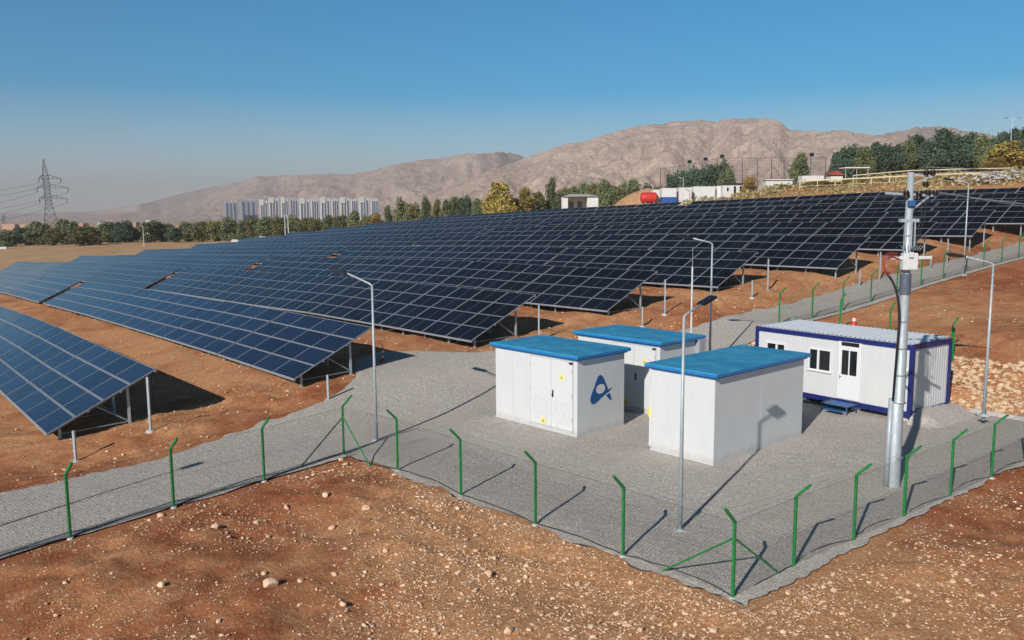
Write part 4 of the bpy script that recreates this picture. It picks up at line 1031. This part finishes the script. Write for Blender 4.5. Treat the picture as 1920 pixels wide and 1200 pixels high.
# scrub on the embankment behind the last row
def quads(name, P, S, m, label):
    n = len(P); u = rng.normal(size=(n, 3)); u /= np.linalg.norm(u, axis=1)[:, None]; w_ = np.cross(u, rng.normal(size=(n, 3))); w_ /= np.linalg.norm(w_, axis=1)[:, None]; s = S[:, None]*.5
    V = np.stack([P-u*s-w_*s*.5, P+u*s-w_*s*.5, P+u*s+w_*s*.5, P-u*s+w_*s*.5], 1).reshape(-1, 3); F = np.arange(len(V)).reshape(-1, 4); me = bpy.data.meshes.new(name)
    me.vertices.add(len(V)); me.vertices.foreach_set('co', V.ravel()); me.loops.add(F.size); me.loops.foreach_set('vertex_index', F.ravel())
    me.polygons.add(len(F)); me.polygons.foreach_set('loop_start', np.arange(0, F.size, 4)); me.polygons.foreach_set('loop_total', np.full(len(F), 4))
    me.update(calc_edges=True); me.materials.append(m); o = link(name, me); o['kind'] = 'stuff'; tag(o, label, 'scrub'); return o
nq = 130000; x = rng.uniform(20, 150, nq); y = rng.uniform(90, 190, nq); n_, e_ = ne(x, y)
dens = np.clip(.28+2.8*fbm(x*.16, y*.16, 4, 91), 0, 1); k = (n_ > 101) & (n_ < 150) & (e_ > -100) & (rng.uniform(0, 1, nq) < dens); x, y, dens = x[k], y[k], dens[k]
z = HT(x, y)+rng.uniform(0, 1, len(x))**1.2*dens*1.5
quads('scrub', np.stack([x, y, z], 1), rng.uniform(.2, .5, len(x)), M['scrub'], 'yellow and green scrub covering the embankment above the last solar row')
nb = 0
for u, v, D, wp, kd in [(1530, 336, 150, 30, 'ybush'), (1560, 338, 148, 26, 'bush'), (1590, 334, 148, 30, 'ybush'), (1628, 334, 146, 26, 'ybush'), (1662, 336, 146, 26, 'bush'), (1760, 338, 140, 30, 'ybush'), (1790, 334, 140, 34, 'bush'), (1830, 334, 138, 30, 'ybush'), (1470, 344, 155, 26, 'bush')]:
    nb += 1; place_tree(kd, u, v, D, wp*1.3, '%s bush, %s along the railing on the embankment' % ('yellow' if kd == 'ybush' else 'olive', ordn(nb)), 'bushes along the railing', 1.0, 'bush')

# ------------------------------------------------------------------ mountains
def mountain_material(name, c1, c2, c3, veg):
    m = mat(name, c2, .95, 0, .1); t = NT(m); co = t.coord()
    a = t.noise(.005, 8, .62, co, 1.2); b = t.noise(.025, 8, .75, co); d = t.vor(.07, 'Distance', co)
    c = t.ramp(a, [(.32, c1), (.5, c2), (.68, c3)])
    c = t.mix(t.ramp(b, [(.4, (.55,)*3), (.6, (0, 0, 0))]), c, c1)
    c = t.mix(t.ramp(t.math('ADD', d, t.math('MULTIPLY', b, .25)), [(.32, (.75,)*3), (.42, (0, 0, 0))]), c, veg)
    t.col(c); t.bump(b, 1.0, 22.0); return m
def mountain(name, prof, rc, rf, m, seed, du=3.0, ns=90, amp=1.0, u0=None, u1=None):
    us = np.arange(prof[0][0], prof[-1][0]+du, du); vs_ = np.interp(us, [p[0] for p in prof], [p[1] for p in prof])
    r = [ray(u, v) for u, v in zip(us, vs_)]; azs = np.array([math.atan2(q[0], q[1]) for q in r]); el = np.array([q[2]/math.hypot(q[0], q[1]) for q in r])
    rcv = rc*(1+.10*np.sin(us/130.+seed)+.10*fbm(us/90., us*0, 3, seed)*2)
    zc = CAM_H+el*rcv; s = np.concatenate([np.linspace(0, 1, ns), 1+np.linspace(.02, .35, 12)])
    S, A = np.meshgrid(s, azs, indexing='ij'); RC = np.broadcast_to(rcv, S.shape); ZC = np.broadcast_to(zc, S.shape)
    r_ = rf+(RC-rf)*S; X = r_*np.sin(A); Y = r_*np.cos(A)
    warp = fbm(X/700, Y/700, 3, seed+5)*2
    along = A*RC/240.+warp*1.2
    gul = np.abs(fbm(along, S*1.3+warp, 5, seed+9, .55))*2; gul2 = np.abs(fbm(X/190, Y/190, 6, seed+3, .62))*2
    prf = np.where(S <= 1, np.clip(S, 0, 1)**1.12, 1-(S-1)*1.6)
    rid = (gul-.35)*.55+(gul2-.3)*.30
    Z = -12+(ZC+12)*prf + (ZC+12)*rid*amp*np.clip(S, 0, 1)**.5*np.clip(1-S, 0, 1)**.75*1.3
    Z = Z+(fbm(X/55, Y/55, 5, seed+30, .65)*.075*(ZC+12))*np.clip(S*3, 0, 1)
    o = link(name, grid_mesh(name, X, Y, Z, m, True)); return o
mm1 = mountain_material('mountain_rock', (.48, .34, .26), (.72, .54, .42), (.85, .67, .52), (.26, .20, .155))
mm2 = mountain_material('mountain_rock_far', (.42, .30, .24), (.56, .42, .34), (.66, .52, .42), (.28, .22, .18))
A_ = [(640, 420), (700, 402), (760, 384), (820, 360), (860, 345), (900, 326), (940, 312), (975, 299), (1020, 284), (1060, 272), (1100, 262), (1150, 246), (1190, 239), (1230, 232), (1270, 228), (1310, 225), (1340, 227), (1370, 223), (1400, 222), (1430, 223), (1452, 226), (1466, 232), (1480, 244), (1505, 246), (1530, 244), (1555, 245), (1580, 244), (1605, 249), (1640, 257), (1690, 262), (1760, 268), (1840, 276), (1940, 286), (2200, 300)]
B_ = [(100, 406), (200, 402), (300, 392), (380, 372), (430, 354), (455, 342), (480, 330), (540, 329), (600, 327), (650, 327), (700, 319), (740, 309), (790, 299), (830, 296), (870, 290), (910, 288), (940, 285), (965, 288), (990, 297), (1040, 310), (1100, 330), (1300, 380)]
C_ = [(1450, 300), (1560, 262), (1620, 257), (1660, 251), (1690, 243), (1720, 239), (1760, 238), (1795, 240), (1830, 247), (1870, 255), (1930, 258), (2050, 262), (2300, 280)]
D_ = [(-300, 400), (-100, 400), (60, 400), (180, 396), (260, 384), (330, 366), (390, 352), (440, 342), (560, 337), (700, 332), (900, 332)]
def base_(o, l): struct(o); return o
base_(mountain('mountain', A_, 3200, 1800, mm1, 11, 2.4, 130), '')
base_(mountain('mountain', B_, 5000, 3300, mm2, 23, 3, 90), '')
base_(mountain('mountain', C_, 3700, 2800, mm2, 31, 3, 70), '')
base_(mountain('mountain', D_, 7800, 6000, mm2, 47, 6, 50, .12), '')

# ------------------------------------------------------------------ apartment towers
def tower(u0, u1, vt, D, style, label):
    L, Rr = at(u0, vt, D), at(u1, vt, D); cx = (L.x+Rr.x)/2; wd = Rr.x-L.x; ztop = L.z; zb = -14; h = ztop-zb
    t = thing('apartment_tower', label, 'apartment tower', (cx, D, zb), 0, 'apartment towers on the horizon')
    dp = wd*.8; rz = R(18)
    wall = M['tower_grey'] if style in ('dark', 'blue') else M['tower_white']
    b = MB(); b.bevbox((0, 0, h/2), (wd*.94, dp, h), .4, rz); b.build('body', wall, t)
    fl = MB()
    for k in range(int(h/3.2)): fl.box((0, 0, 2+k*3.2), (wd*.94+.25, dp+.25, .35), rz)
    fl.build('floor_bands', M['tower_grey'] if style != 'dark' else M['tower_glass'], t)
    c, s = math.cos(rz), math.sin(rz)
    for q, wq in ((-.30, .13), (0, .12), (.30, .13)):
        xx = q*wd*.86; yy = -dp/2
        MB().box((xx*c-yy*s, xx*s+yy*c, h*.47), (wd*wq, .9, h*.92), rz).build('glass_band', M['tower_glass'], t)
    for q in (-.43, -.16, .16, .43):
        xx = q*wd*.86; yy = -dp/2-.1
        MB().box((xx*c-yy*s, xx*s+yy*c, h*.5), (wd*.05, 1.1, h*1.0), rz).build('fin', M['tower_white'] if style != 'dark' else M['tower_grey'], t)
    if style in ('crown', 'white'):
        cr = MB(); n_ = 10; pts = [(-wd*.36+wd*.5*i/n_, 1.0+1.8*math.sin(math.pi*(.15+.6*i/n_))) for i in range(n_+1)]
        cr.prism([(-wd*.36, -8)]+pts+[(wd*.14, -8)], (0, -dp/2-1.2, h), (c, s, 0), (0, 0, 1), 1.2); cr.build('white_crown', M['tower_white'], t)
    b = MB(); b.box((wd*.1, 0, h+1.1), (wd*.3, dp*.3, 2.2), rz); b.build('roof_plant', M['tower_grey'], t)
    return t
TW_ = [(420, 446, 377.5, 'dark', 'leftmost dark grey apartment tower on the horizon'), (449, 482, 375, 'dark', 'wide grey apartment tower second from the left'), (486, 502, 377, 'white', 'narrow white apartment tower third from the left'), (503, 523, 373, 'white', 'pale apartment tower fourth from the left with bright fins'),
 (526, 541, 373, 'white', 'white slab tower fifth from the left beside the blue one'), (542, 559, 373, 'blue', 'blue grey apartment tower, sixth from the left'), (560, 581, 374, 'crown', 'white crowned apartment tower seventh from the left'), (582, 598, 374, 'grey', 'narrow blue grey tower eighth from the left'),
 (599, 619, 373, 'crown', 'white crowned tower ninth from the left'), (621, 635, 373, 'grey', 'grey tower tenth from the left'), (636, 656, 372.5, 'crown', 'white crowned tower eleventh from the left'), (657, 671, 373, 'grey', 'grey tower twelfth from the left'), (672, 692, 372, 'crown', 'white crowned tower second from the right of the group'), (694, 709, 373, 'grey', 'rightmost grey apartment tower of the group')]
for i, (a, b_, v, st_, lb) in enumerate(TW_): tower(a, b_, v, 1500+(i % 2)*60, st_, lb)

# ------------------------------------------------------------------ pylon and its wires
D = 560; P = at(97, 426, D); zb = P.z-3; top = at(90, 299, D).z
t = thing('lattice_pylon', 'tall dark lattice electricity pylon rising above the trees at far left', 'pylon', (P.x, P.y, zb))
Hh = top-zb; sc = D/FPX
def hw(z): # half width of the tower at height fraction
    return np.interp(z, [0, .33, .42, .78, 1.0], [15*sc, 8.0*sc, 6.0*sc, 5.6*sc, .5*sc])
b = MB(); lv = [0, .08, .16, .24, .33, .38, .43, .48, .53, .58, .63, .68, .73, .78, .86, .93, 1.0]; rr = .17
ca, sa = math.cos(.5), math.sin(.5)
def pc(i, z): w_ = hw(z); x, y = [(-1, -1), (1, -1), (1, 1), (-1, 1)][i % 4]; x, y = x*w_*.85, y*w_*.85; return Vector((x*ca-y*sa-6*sc*z, x*sa+y*ca, z*Hh))
for z0, z1 in zip(lv[:-1], lv[1:]):
    for i in range(4):
        b.tube(pc(i, z0), pc(i, z1), rr*1.35, seg=4, cap=False); b.tube(pc(i, z0), pc(i+1, z1), rr*.8, seg=4, cap=False); b.tube(pc(i+1, z0), pc(i, z1), rr*.8, seg=4, cap=False); b.tube(pc(i, z1), pc(i+1, z1), rr*.8, seg=4, cap=False)
b.build('lattice', M['darksteel'], t)
tips = []
for fz, ln in ((.755, 24), (.625, 34), (.475, 30)):
    for sg in (1, -1):
        a = MB(); l_ = ln*sc*(1 if sg > 0 else .45); zc_ = fz*Hh; xo = -6*sc*fz; tip = Vector((xo+sg*l_, sg*l_*.3, zc_-.6)); tips.append((tip, sg))
        for dy in (-2, 2): a.tube((xo+sg*5*sc, dy*sc, zc_+1.6), tip, .16, seg=4); a.tube((xo+sg*5*sc, dy*sc, zc_-.8), tip, .16, seg=4)
        for f_ in (.35, .7): a.tube(Vector((xo+sg*5*sc, 0, zc_+1.6)).lerp(tip, f_), Vector((xo+sg*5*sc, 0, zc_-.8)).lerp(tip, f_), .12, seg=4)
        a.build('cross_arm', M['darksteel'], t)
        MB().tube(tip, tip-Vector((0, 0, 3.0)), .22, seg=6).build('insulator', M['porcelain'], t)
org = Vector((P.x, P.y, zb)); wl = []; labs = []
ends = [(-260, 352), (-260, 396), (-260, 420), (-260, 372), (-260, 408), (-260, 434)]
names_ = ['top', 'upper', 'third', 'fourth', 'lower', 'lowest']
for i, ((tip, sg), e_) in enumerate(zip([tips[k] for k in (1, 3, 5, 0, 2, 4)], ends)):
    wl.append((tuple(org+tip-Vector((0, 0, 3))), tuple(at(e_[0], e_[1], 430)))); labs.append('%s dark power line running left from the lattice pylon' % names_[i])
wires('pylon_wire', labs, wl, .075, M['wiredk'], 'power lines of the lattice pylon', 5)
P = at(8, 424, 1400); t = thing('lattice_pylon', 'tiny distant lattice pylon at the far left edge', 'pylon', (P.x, P.y, P.z-6)); b = MB()
for i in range(4): x, y = [(-1, -1), (1, -1), (1, 1), (-1, 1)][i]; b.tube((x*4, y*4, 0), (0, 0, 26), .35, seg=4)
for z_ in (14, 18, 22): b.tube((-6, 0, z_), (6, 0, z_), .35, seg=4)
b.build('lattice', M['darksteel'], t)

# ------------------------------------------------------------------ far plain details: low houses beyond the left trees
hs = [(22, 421, 700, 26, 'reddish'), (52, 421, 640, 22, 'reddish'), (150, 419, 760, 24, 'reddish'), (196, 418, 700, 20, 'pale'), (250, 417, 720, 18, 'reddish'), (282, 413, 900, 12, 'white'), (292, 417, 720, 16, 'pale'), (330, 424, 640, 14, 'reddish')]
for i, (u, v, D, wp, cl) in enumerate(hs):
    P = at(u, v, D); wd = wp*D/FPX; h = max(4, P.z-hz(P.x, P.y)); z0 = P.z-h
    t = thing('house', 'low %s house beyond the left trees, %s from the left' % (cl, ordn(i+1)), 'house', (P.x, P.y, z0), random.uniform(-.4, .4), 'far houses on the plain')
    MB().bevbox((0, 0, h/2), (wd, wd*.7, h), .1).build('wall', M['brick'] if cl == 'reddish' else M['hut_wall'], t)
    MB().box((0, 0, h+.15), (wd+.5, wd*.7+.5, .3)).build('roof', M['concrete'], t)
    for q in (-.3, 0, .3): MB().box((q*wd, -wd*.35, h*.6), (wd*.12, .1, 1.2)).build('window', M['glassdk'], t)
def pole(u, vt, vb, D, label, r=.09, m='whitepost'):
    P = at(u, vb, D); z1 = at(u, vt, D).z; z0 = min(P.z, hz(P.x, P.y)); t = thing('light_pole', label, 'pole', (P.x, P.y, z0)); MB().tube((0, 0, -.2), (0, 0, z1-z0), r, r*.6, 8).build('pole', M[m], t)
    MB().beam((0, 0, z1-z0), (-.9, 0, z1-z0+.12), .10, .07).build('arm', M[m], t)
pole(270, 424, 458, 250, 'white pole at the edge of the tan field left of the towers', .12)
pole(535, 405, 440, 240, 'left one of two white poles below the towers', .15)
pole(541, 404, 440, 240, 'right one of two white poles below the towers', .15)
# pale rubble strip and white scraps behind the far left rows
for i, (u, v, wp) in enumerate([(492, 441, 14), (508, 439, 10), (466, 444, 12), (440, 447, 12), (6, 452, 12)]):
    P = at(u, v, 225 if u > 100 else 300); s = wp*P.y/FPX; P.z = hz(P.x, P.y)
    b = MB(); b.bevbox((0, 0, s*.15), (s, s*.6, s*.5), s*.12, .3); b.bevbox((s*.5, s*.2, s*.1), (s*.6, s*.4, s*.3), s*.1, 1.); o = b.build('white_heap', M['hut_wall'], None, loc=tuple(P)); tag(o, 'pale heap behind the far rows, %s from the left' % ordn([4, 5, 3, 2, 1][i]), 'heap', 'pale heaps behind the far rows')

# ------------------------------------------------------------------ buildings and vehicles above the last row
def px_frame(u0, u1, vt, vb, D):
    L, Rr = at(u0, vb, D), at(u1, vb, D); T = at((u0+u1)/2, vt, D); return (L.x+Rr.x)/2, Rr.x-L.x, T.z, L.z
cx, wd, zt, zb = px_frame(1053, 1121, 364, 388, 200); zb -= 1
t = thing('small_building', 'small white flat roofed building with a recessed dark porch behind the solar rows', 'building', (cx, 200, zb)); h = zt-zb
b = MB(); b.box((-wd*.42, 0, h*.42), (wd*.15, 5, h*.84)); b.box((wd*.33, 0, h*.42), (wd*.30, 5, h*.84)); b.box((-wd*.05, 2.2, h*.42), (wd*.62, .3, h*.84)); b.build('wall', M['hut_wall'], t)
rf = MB(); rf.add([(-wd*.5, -3, h*.84), (wd*.5, -3, h*.84), (wd*.5, 3, h*.84), (-wd*.5, 3, h*.84), (-wd*.28, -1, h), (wd*.2, -1, h), (wd*.2, 1, h), (-wd*.28, 1, h)], [(0, 1, 5, 4), (1, 2, 6, 5), (2, 3, 7, 6), (3, 0, 4, 7), (4, 5, 6, 7), (3, 2, 1, 0)]); rf.build('roof', M['greyroof'], t)
for q in (-.22, .02): MB().box((q*wd, 2.0, h*.35), (wd*.13, .1, h*.45)).build('window', M['glassdk'], t)
# earth mound (terrain)
cx, wd, zt, zb = px_frame(1135, 1262, 353, 392, 192); mg = []; nr, nc = 24, 40
for j in range(nr):
    for i in range(nc):
        a, c_ = i/(nc-1)*2-1, j/(nr-1)*2-1; rr = a*a+c_*c_; hh = max(0, 1-abs(a)**1.7)*max(0, 1-abs(c_)**2)
        mg.append((cx+a*wd*.62+2, 192+c_*9, zb-1+(zt-zb+1)*hh*(1+.25*float(fbm(np.array([a*3.]), np.array([c_*3.]), 3, 4)[0]))))
o = MB(); o.add(mg, [(j*nc+i, j*nc+i+1, (j+1)*nc+i+1, (j+1)*nc+i) for j in range(nr-1) for i in range(nc-1)]); o = o.build('earth_mound', noisy('orange_earth', (.38, .20, .10), (.50, .30, .16), .8, .95, 0, .4), None, True); struct(o)
# red tank
cx, wd, zt, zb = px_frame(1201, 1231, 358, 384, 176); rr = wd*.34; z0 = zt-2*rr-.3
t = thing('storage_tank', 'round red storage tank standing in front of the orange earth mound', 'tank', (cx, 176, z0)); 
b = MB(); b.path([(-wd*.5, 0, rr), (-wd*.46, 0, rr), (-wd*.36, 0, rr), (wd*.40, 0, rr), (wd*.47, 0, rr)], [rr*.5, rr*.92, rr, rr, rr*.95], 24); b.build('tank_body', M['red'], t, True)
MB().tube((wd*.47, 0, rr), (wd*.50, 0, rr), rr*.5, rr*.5, 16).build('end_cap', M['black'], t)
for x_ in (-.25, .3): MB().box((x_*wd, 0, -.2), (.25, rr*1.6, .9)).build('cradle', M['galvdk'], t)
def container(u0, u1, vt, vb, D, label, base=None, ribs=True, wins=(), doors=(), roof=None, name='site_container'):
    cx, wd, zt, zb = px_frame(u0, u1, vt, vb, D); h = zt-zb; dp = 2.6
    t = thing(name, label, 'container', (cx, D, zb)); MB().box((0, 0, h/2-.5), (wd, dp, h+1)).build('body', M['hut_wall'], t)
    if ribs:
        b = MB()
        for k in range(int(wd/.35)): b.box((-wd/2+.2+k*.35, -dp/2-.02, h/2), (.09, .05, h*.92))
        b.build('ribs', M['pvc'], t)
    if base: MB().box((0, -.04, .12*h), (wd+.05, dp+.06, h*.42)).build('base', M[base], t)
    for w_ in wins: f = MB().box((w_*wd, -dp/2-.03, h*.6), (wd*.13, .06, h*.36)).build('window', M['pvc'], t); MB().box((w_*wd, -dp/2-.07, h*.6), (wd*.10, .04, h*.28)).build('pane', M['glassdk'], f)
    for w_ in doors: MB().box((w_*wd, -dp/2-.04, h*.42), (wd*.11, .06, h*.84)).build('door', M['glassdk'], t)
    if roof: MB().box((0, -.1, h+.08), (wd+.4, dp+.5, .18)).build('roof', M[roof], t)
    return t
container(1239, 1266, 353, 378, 174, 'white site container with a blue base right of the red tank', base='bluetarp')
container(1270, 1294, 352, 377, 175, 'plain white site container second from the left', ribs=False)
container(1297, 1338, 350, 374, 177, 'long white ribbed site container in the middle of the row')
container(1340, 1352, 349, 372, 178, 'narrow white unit with a dark opening between container and cabin', ribs=False, doors=(0.2,))
container(1352, 1388, 346, 369, 176, 'white site cabin with dark roof edge, window and dark doorway', ribs=False, wins=(-.25,), doors=(.12, .42), roof='black')
container(1222, 1237, 356, 378, 178, 'short pale end box between the red tank and the blue based container', ribs=False)
container(1432, 1482, 338, 350, 182, 'low cream flat building behind the yellow brown bush', ribs=False, roof='hut_wall', name='low_building')
container(1500, 1540, 330, 346, 168, 'pale blockhouse half hidden by yellow shrubs on the embankment', ribs=False, name='low_building')
def car(u, v, D, L_, label, m, rz=0):
    P = at(u, v, D); t = thing('parked_car', label, 'car', (P.x, P.y, P.z-.9), rz, 'cars parked above the solar rows'); w_ = 1.8
    prof = [(-.5, .25), (-.5, .62), (-.47, .78), (-.30, .84), (-.17, 1.32), (.20, 1.36), (.36, .92), (.48, .80), (.5, .55), (.5, .25)]
    b = MB(); b.prism([(x*L_, z) for x, z in prof], (0, w_/2, 0), (1, 0, 0), (0, 0, 1), w_); b.build('body', m, t)
    g_ = MB(); g_.prism([(-.27*L_, .88), (-.16*L_, 1.26), (.17*L_, 1.29), (.31*L_, .92)], (0, w_/2+.01, 0), (1, 0, 0), (0, 0, 1), w_+.02); g_.build('windows', M['glassdk'], t)
    for x in (-.32, .32):
        for y in (-w_/2+.1, w_/2-.1): MB().tube((x*L_, y-.1, .33), (x*L_, y+.1, .33), .33, .33, 16).build('wheel', M['black'], t)
car(1355, 374, 168, 4.6, 'white car parked in front of the white site cabins', M['pvc'], .3)
car(1438, 357, 168, 4.8, 'pale silver car right of the yellow brown bush', M['sheet'], .15)
# canopy and red roof on the right
cx, wd, zt, zb = px_frame(1578, 1624, 315, 336, 160); t = thing('canopy', 'thin white flat canopy on posts below the dark grove', 'canopy', (cx, 160, hz(cx, 160)-.3)); zt -= hz(cx, 160)-.3
MB().box((0, 0, zt), (wd, 3, .18)).build('roof', M['pvc'], t)
for x in (-.45, 0, .45): MB().tube((x*wd, -1.2, 0), (x*wd, -1.2, zt), .06, seg=8).build('post', M['galv'], t)
cx, wd, zt, zb = px_frame(1553, 1575, 325, 338, 162); t = thing('shed', 'small shed with a dark red roof left of the white canopy', 'shed', (cx, 162, zb-1)); MB().box((0, 0, (zt-zb)/2), (wd, 2.5, zt-zb+.8)).build('wall', M['hut_wall'], t)
b = MB(); h0 = zt-zb+.6; b.prism([(-wd*.6, 0), (wd*.6, 0), (0, .9)], (0, 1.6, h0), (1, 0, 0), (0, 0, 1), 3.2); b.build('roof', M['redroof'], t)
# railing on the embankment
def railing(name, label, pts, hh, m, step=3.0, rr=.07):
    t = thing(name, label, 'railing'); P = [Vector(p) for p in pts]
    rl = MB(); rl.path(P, rr*1.7, 6); rl.path([p-Vector((0, 0, hh*.45)) for p in P], rr*.5, 6); rl.build('rail', m, t)
    for a, c_ in zip(P[:-1], P[1:]):
        n_ = max(1, int((c_-a).length/step))
        for k in range(n_): q = a.lerp(c_, k/n_); MB().tube((q.x, q.y, q.z-hh), q, rr, seg=6).build('post', m, t)
    return t
yel = noisy('faded_yellow_paint', (.62, .52, .30), (.72, .64, .44), 2, .6)
railing('railing', 'long pale yellow railing with many posts running along the embankment', [at(1500, 340, 142), at(1600, 335, 139), at(1703, 330, 136), at(1800, 326, 133), at(1960, 320, 130)], 1.9, yel, 2.2, .07)
railing('railing', 'thinner pale railing above and behind the yellow one', [at(1600, 329, 152), at(1703, 320, 150), at(1800, 317, 148), at(1900, 315, 146)], 1.3, yel, 5.0, .05)
# sports netting
t = thing('netting_fence', 'tall sports netting on slim posts behind the white containers', 'netting'); nb = MB()
np_ = [(1238, 317, 365, 222), (1262, 313, 362, 220), (1290, 309, 360, 218), (1322, 303, 358, 216), (1345, 297, 356, 214), (1392, 296, 352, 212), (1420, 297, 350, 210), (1447, 296, 348, 208), (1470, 296, 346, 206), (1492, 297, 344, 204), (1520, 296, 342, 202), (1548, 295, 340, 200)]
Pp = []
for u, vt, vb, D in np_:
    a, c_ = at(u, vt, D), at(u, vb, D); Pp.append((a, c_)); MB().tube(c_, a, .13, .09, 6).build('post', M['darksteel'], t)
for (a, c_), (a2, c2) in zip(Pp[:-1], Pp[1:]):
    for k in range(13): f_ = k/12; nb.tube(a.lerp(c_, f_), a2.lerp(c2, f_), .022 if k else .05, seg=3, cap=False)
    n_ = max(2, int((a2-a).length/.55))
    for k in range(1, n_): f_ = k/n_; nb.tube(a.lerp(a2, f_), c_.lerp(c2, f_), .018, seg=3, cap=False)
nb.build('net', M['wiredk'], t)
for i, (u, v, D) in enumerate([(1293, 303, 217), (1323, 298, 215), (1354, 293, 213), (1522, 290, 201)]):
    P = at(u, v, D); z0 = at(u, 345, D).z; t = thing('floodlight', 'dark floodlight on a pole along the netting top, %s from the left' % ordn(i+1), 'floodlight', (P.x, P.y, z0)); MB().tube((0, 0, 0), (0, 0, P.z-z0), .10, seg=6).build('pole', M['galvdk'], t); MB().bevbox((0, 0, P.z-z0), (1.0, .5, .8), .1).build('lamp', M['black'], t)
pole(1281, 334, 352, 170, 'pale lamp post standing between the white site containers', .07)
# double-arm street lamp, top right
P = at(1891, 330, 175); z1 = at(1891, 223, 175).z; t = thing('street_lamp', 'tall thin double armed street lamp above the grove at the upper right', 'lamp post', tuple(P)); h = z1-P.z
MB().tube((0, 0, -2), (0, 0, h), .07, .04, 8).build('pole', M['sheet'], t)
for sg in (-1, 1):
    MB().tube((0, 0, h-.1), (sg*1.0, 0, h+.15), .04, .035, 6).build('arm', M['sheet'], t); MB().beam((sg*.9, 0, h+.12), (sg*1.7, 0, h+.22), .3, .12).build('lamp_head', M['galvdk'], t)
# loose dark rubble pile at the right end of the last rows
P = at(1868, 352, 122); pts = rng.normal(size=(150, 3))*np.array([2.6, 1.0, .4])+np.array([P.x, P.y, hz(P.x, P.y)+.7])
scatter_stones('rubble', pts, rng.uniform(.12, .4, 150), M['concrete'], 'pile of grey rubble on the embankment at the right edge')

# ------------------------------------------------------------------ haze
hb = MB(); zlo, zhi = -40, 520; X_ = 9500
hb.add([(-X_, -500, zlo), (X_, -500, zlo), (X_, 11500, zlo), (-X_, 11500, zlo), (-X_, -500, zhi), (X_, -500, zhi), (X_, 11500, zhi), (-X_, 11500, zhi)], [(0, 3, 2, 1), (4, 5, 6, 7), (0, 1, 5, 4), (1, 2, 6, 5), (2, 3, 7, 6), (3, 0, 4, 7)])
hm = bpy.data.materials.new('haze_air'); hm.use_nodes = True; hn = hm.node_tree; hn.nodes.clear()
pv = hn.nodes.new('ShaderNodeVolumePrincipled'); pv.inputs['Color'].default_value = (.80, .75, .78, 1); pv.inputs['Density'].default_value = .00015; pv.inputs['Anisotropy'].default_value = 0.0
ho = hn.nodes.new('ShaderNodeOutputMaterial'); hn.links.new(pv.outputs[0], ho.inputs['Volume'])
o = hb.build('haze', hm); o['kind'] = 'stuff'; tag(o, 'thin greyish haze filling the air over the plain', 'haze')
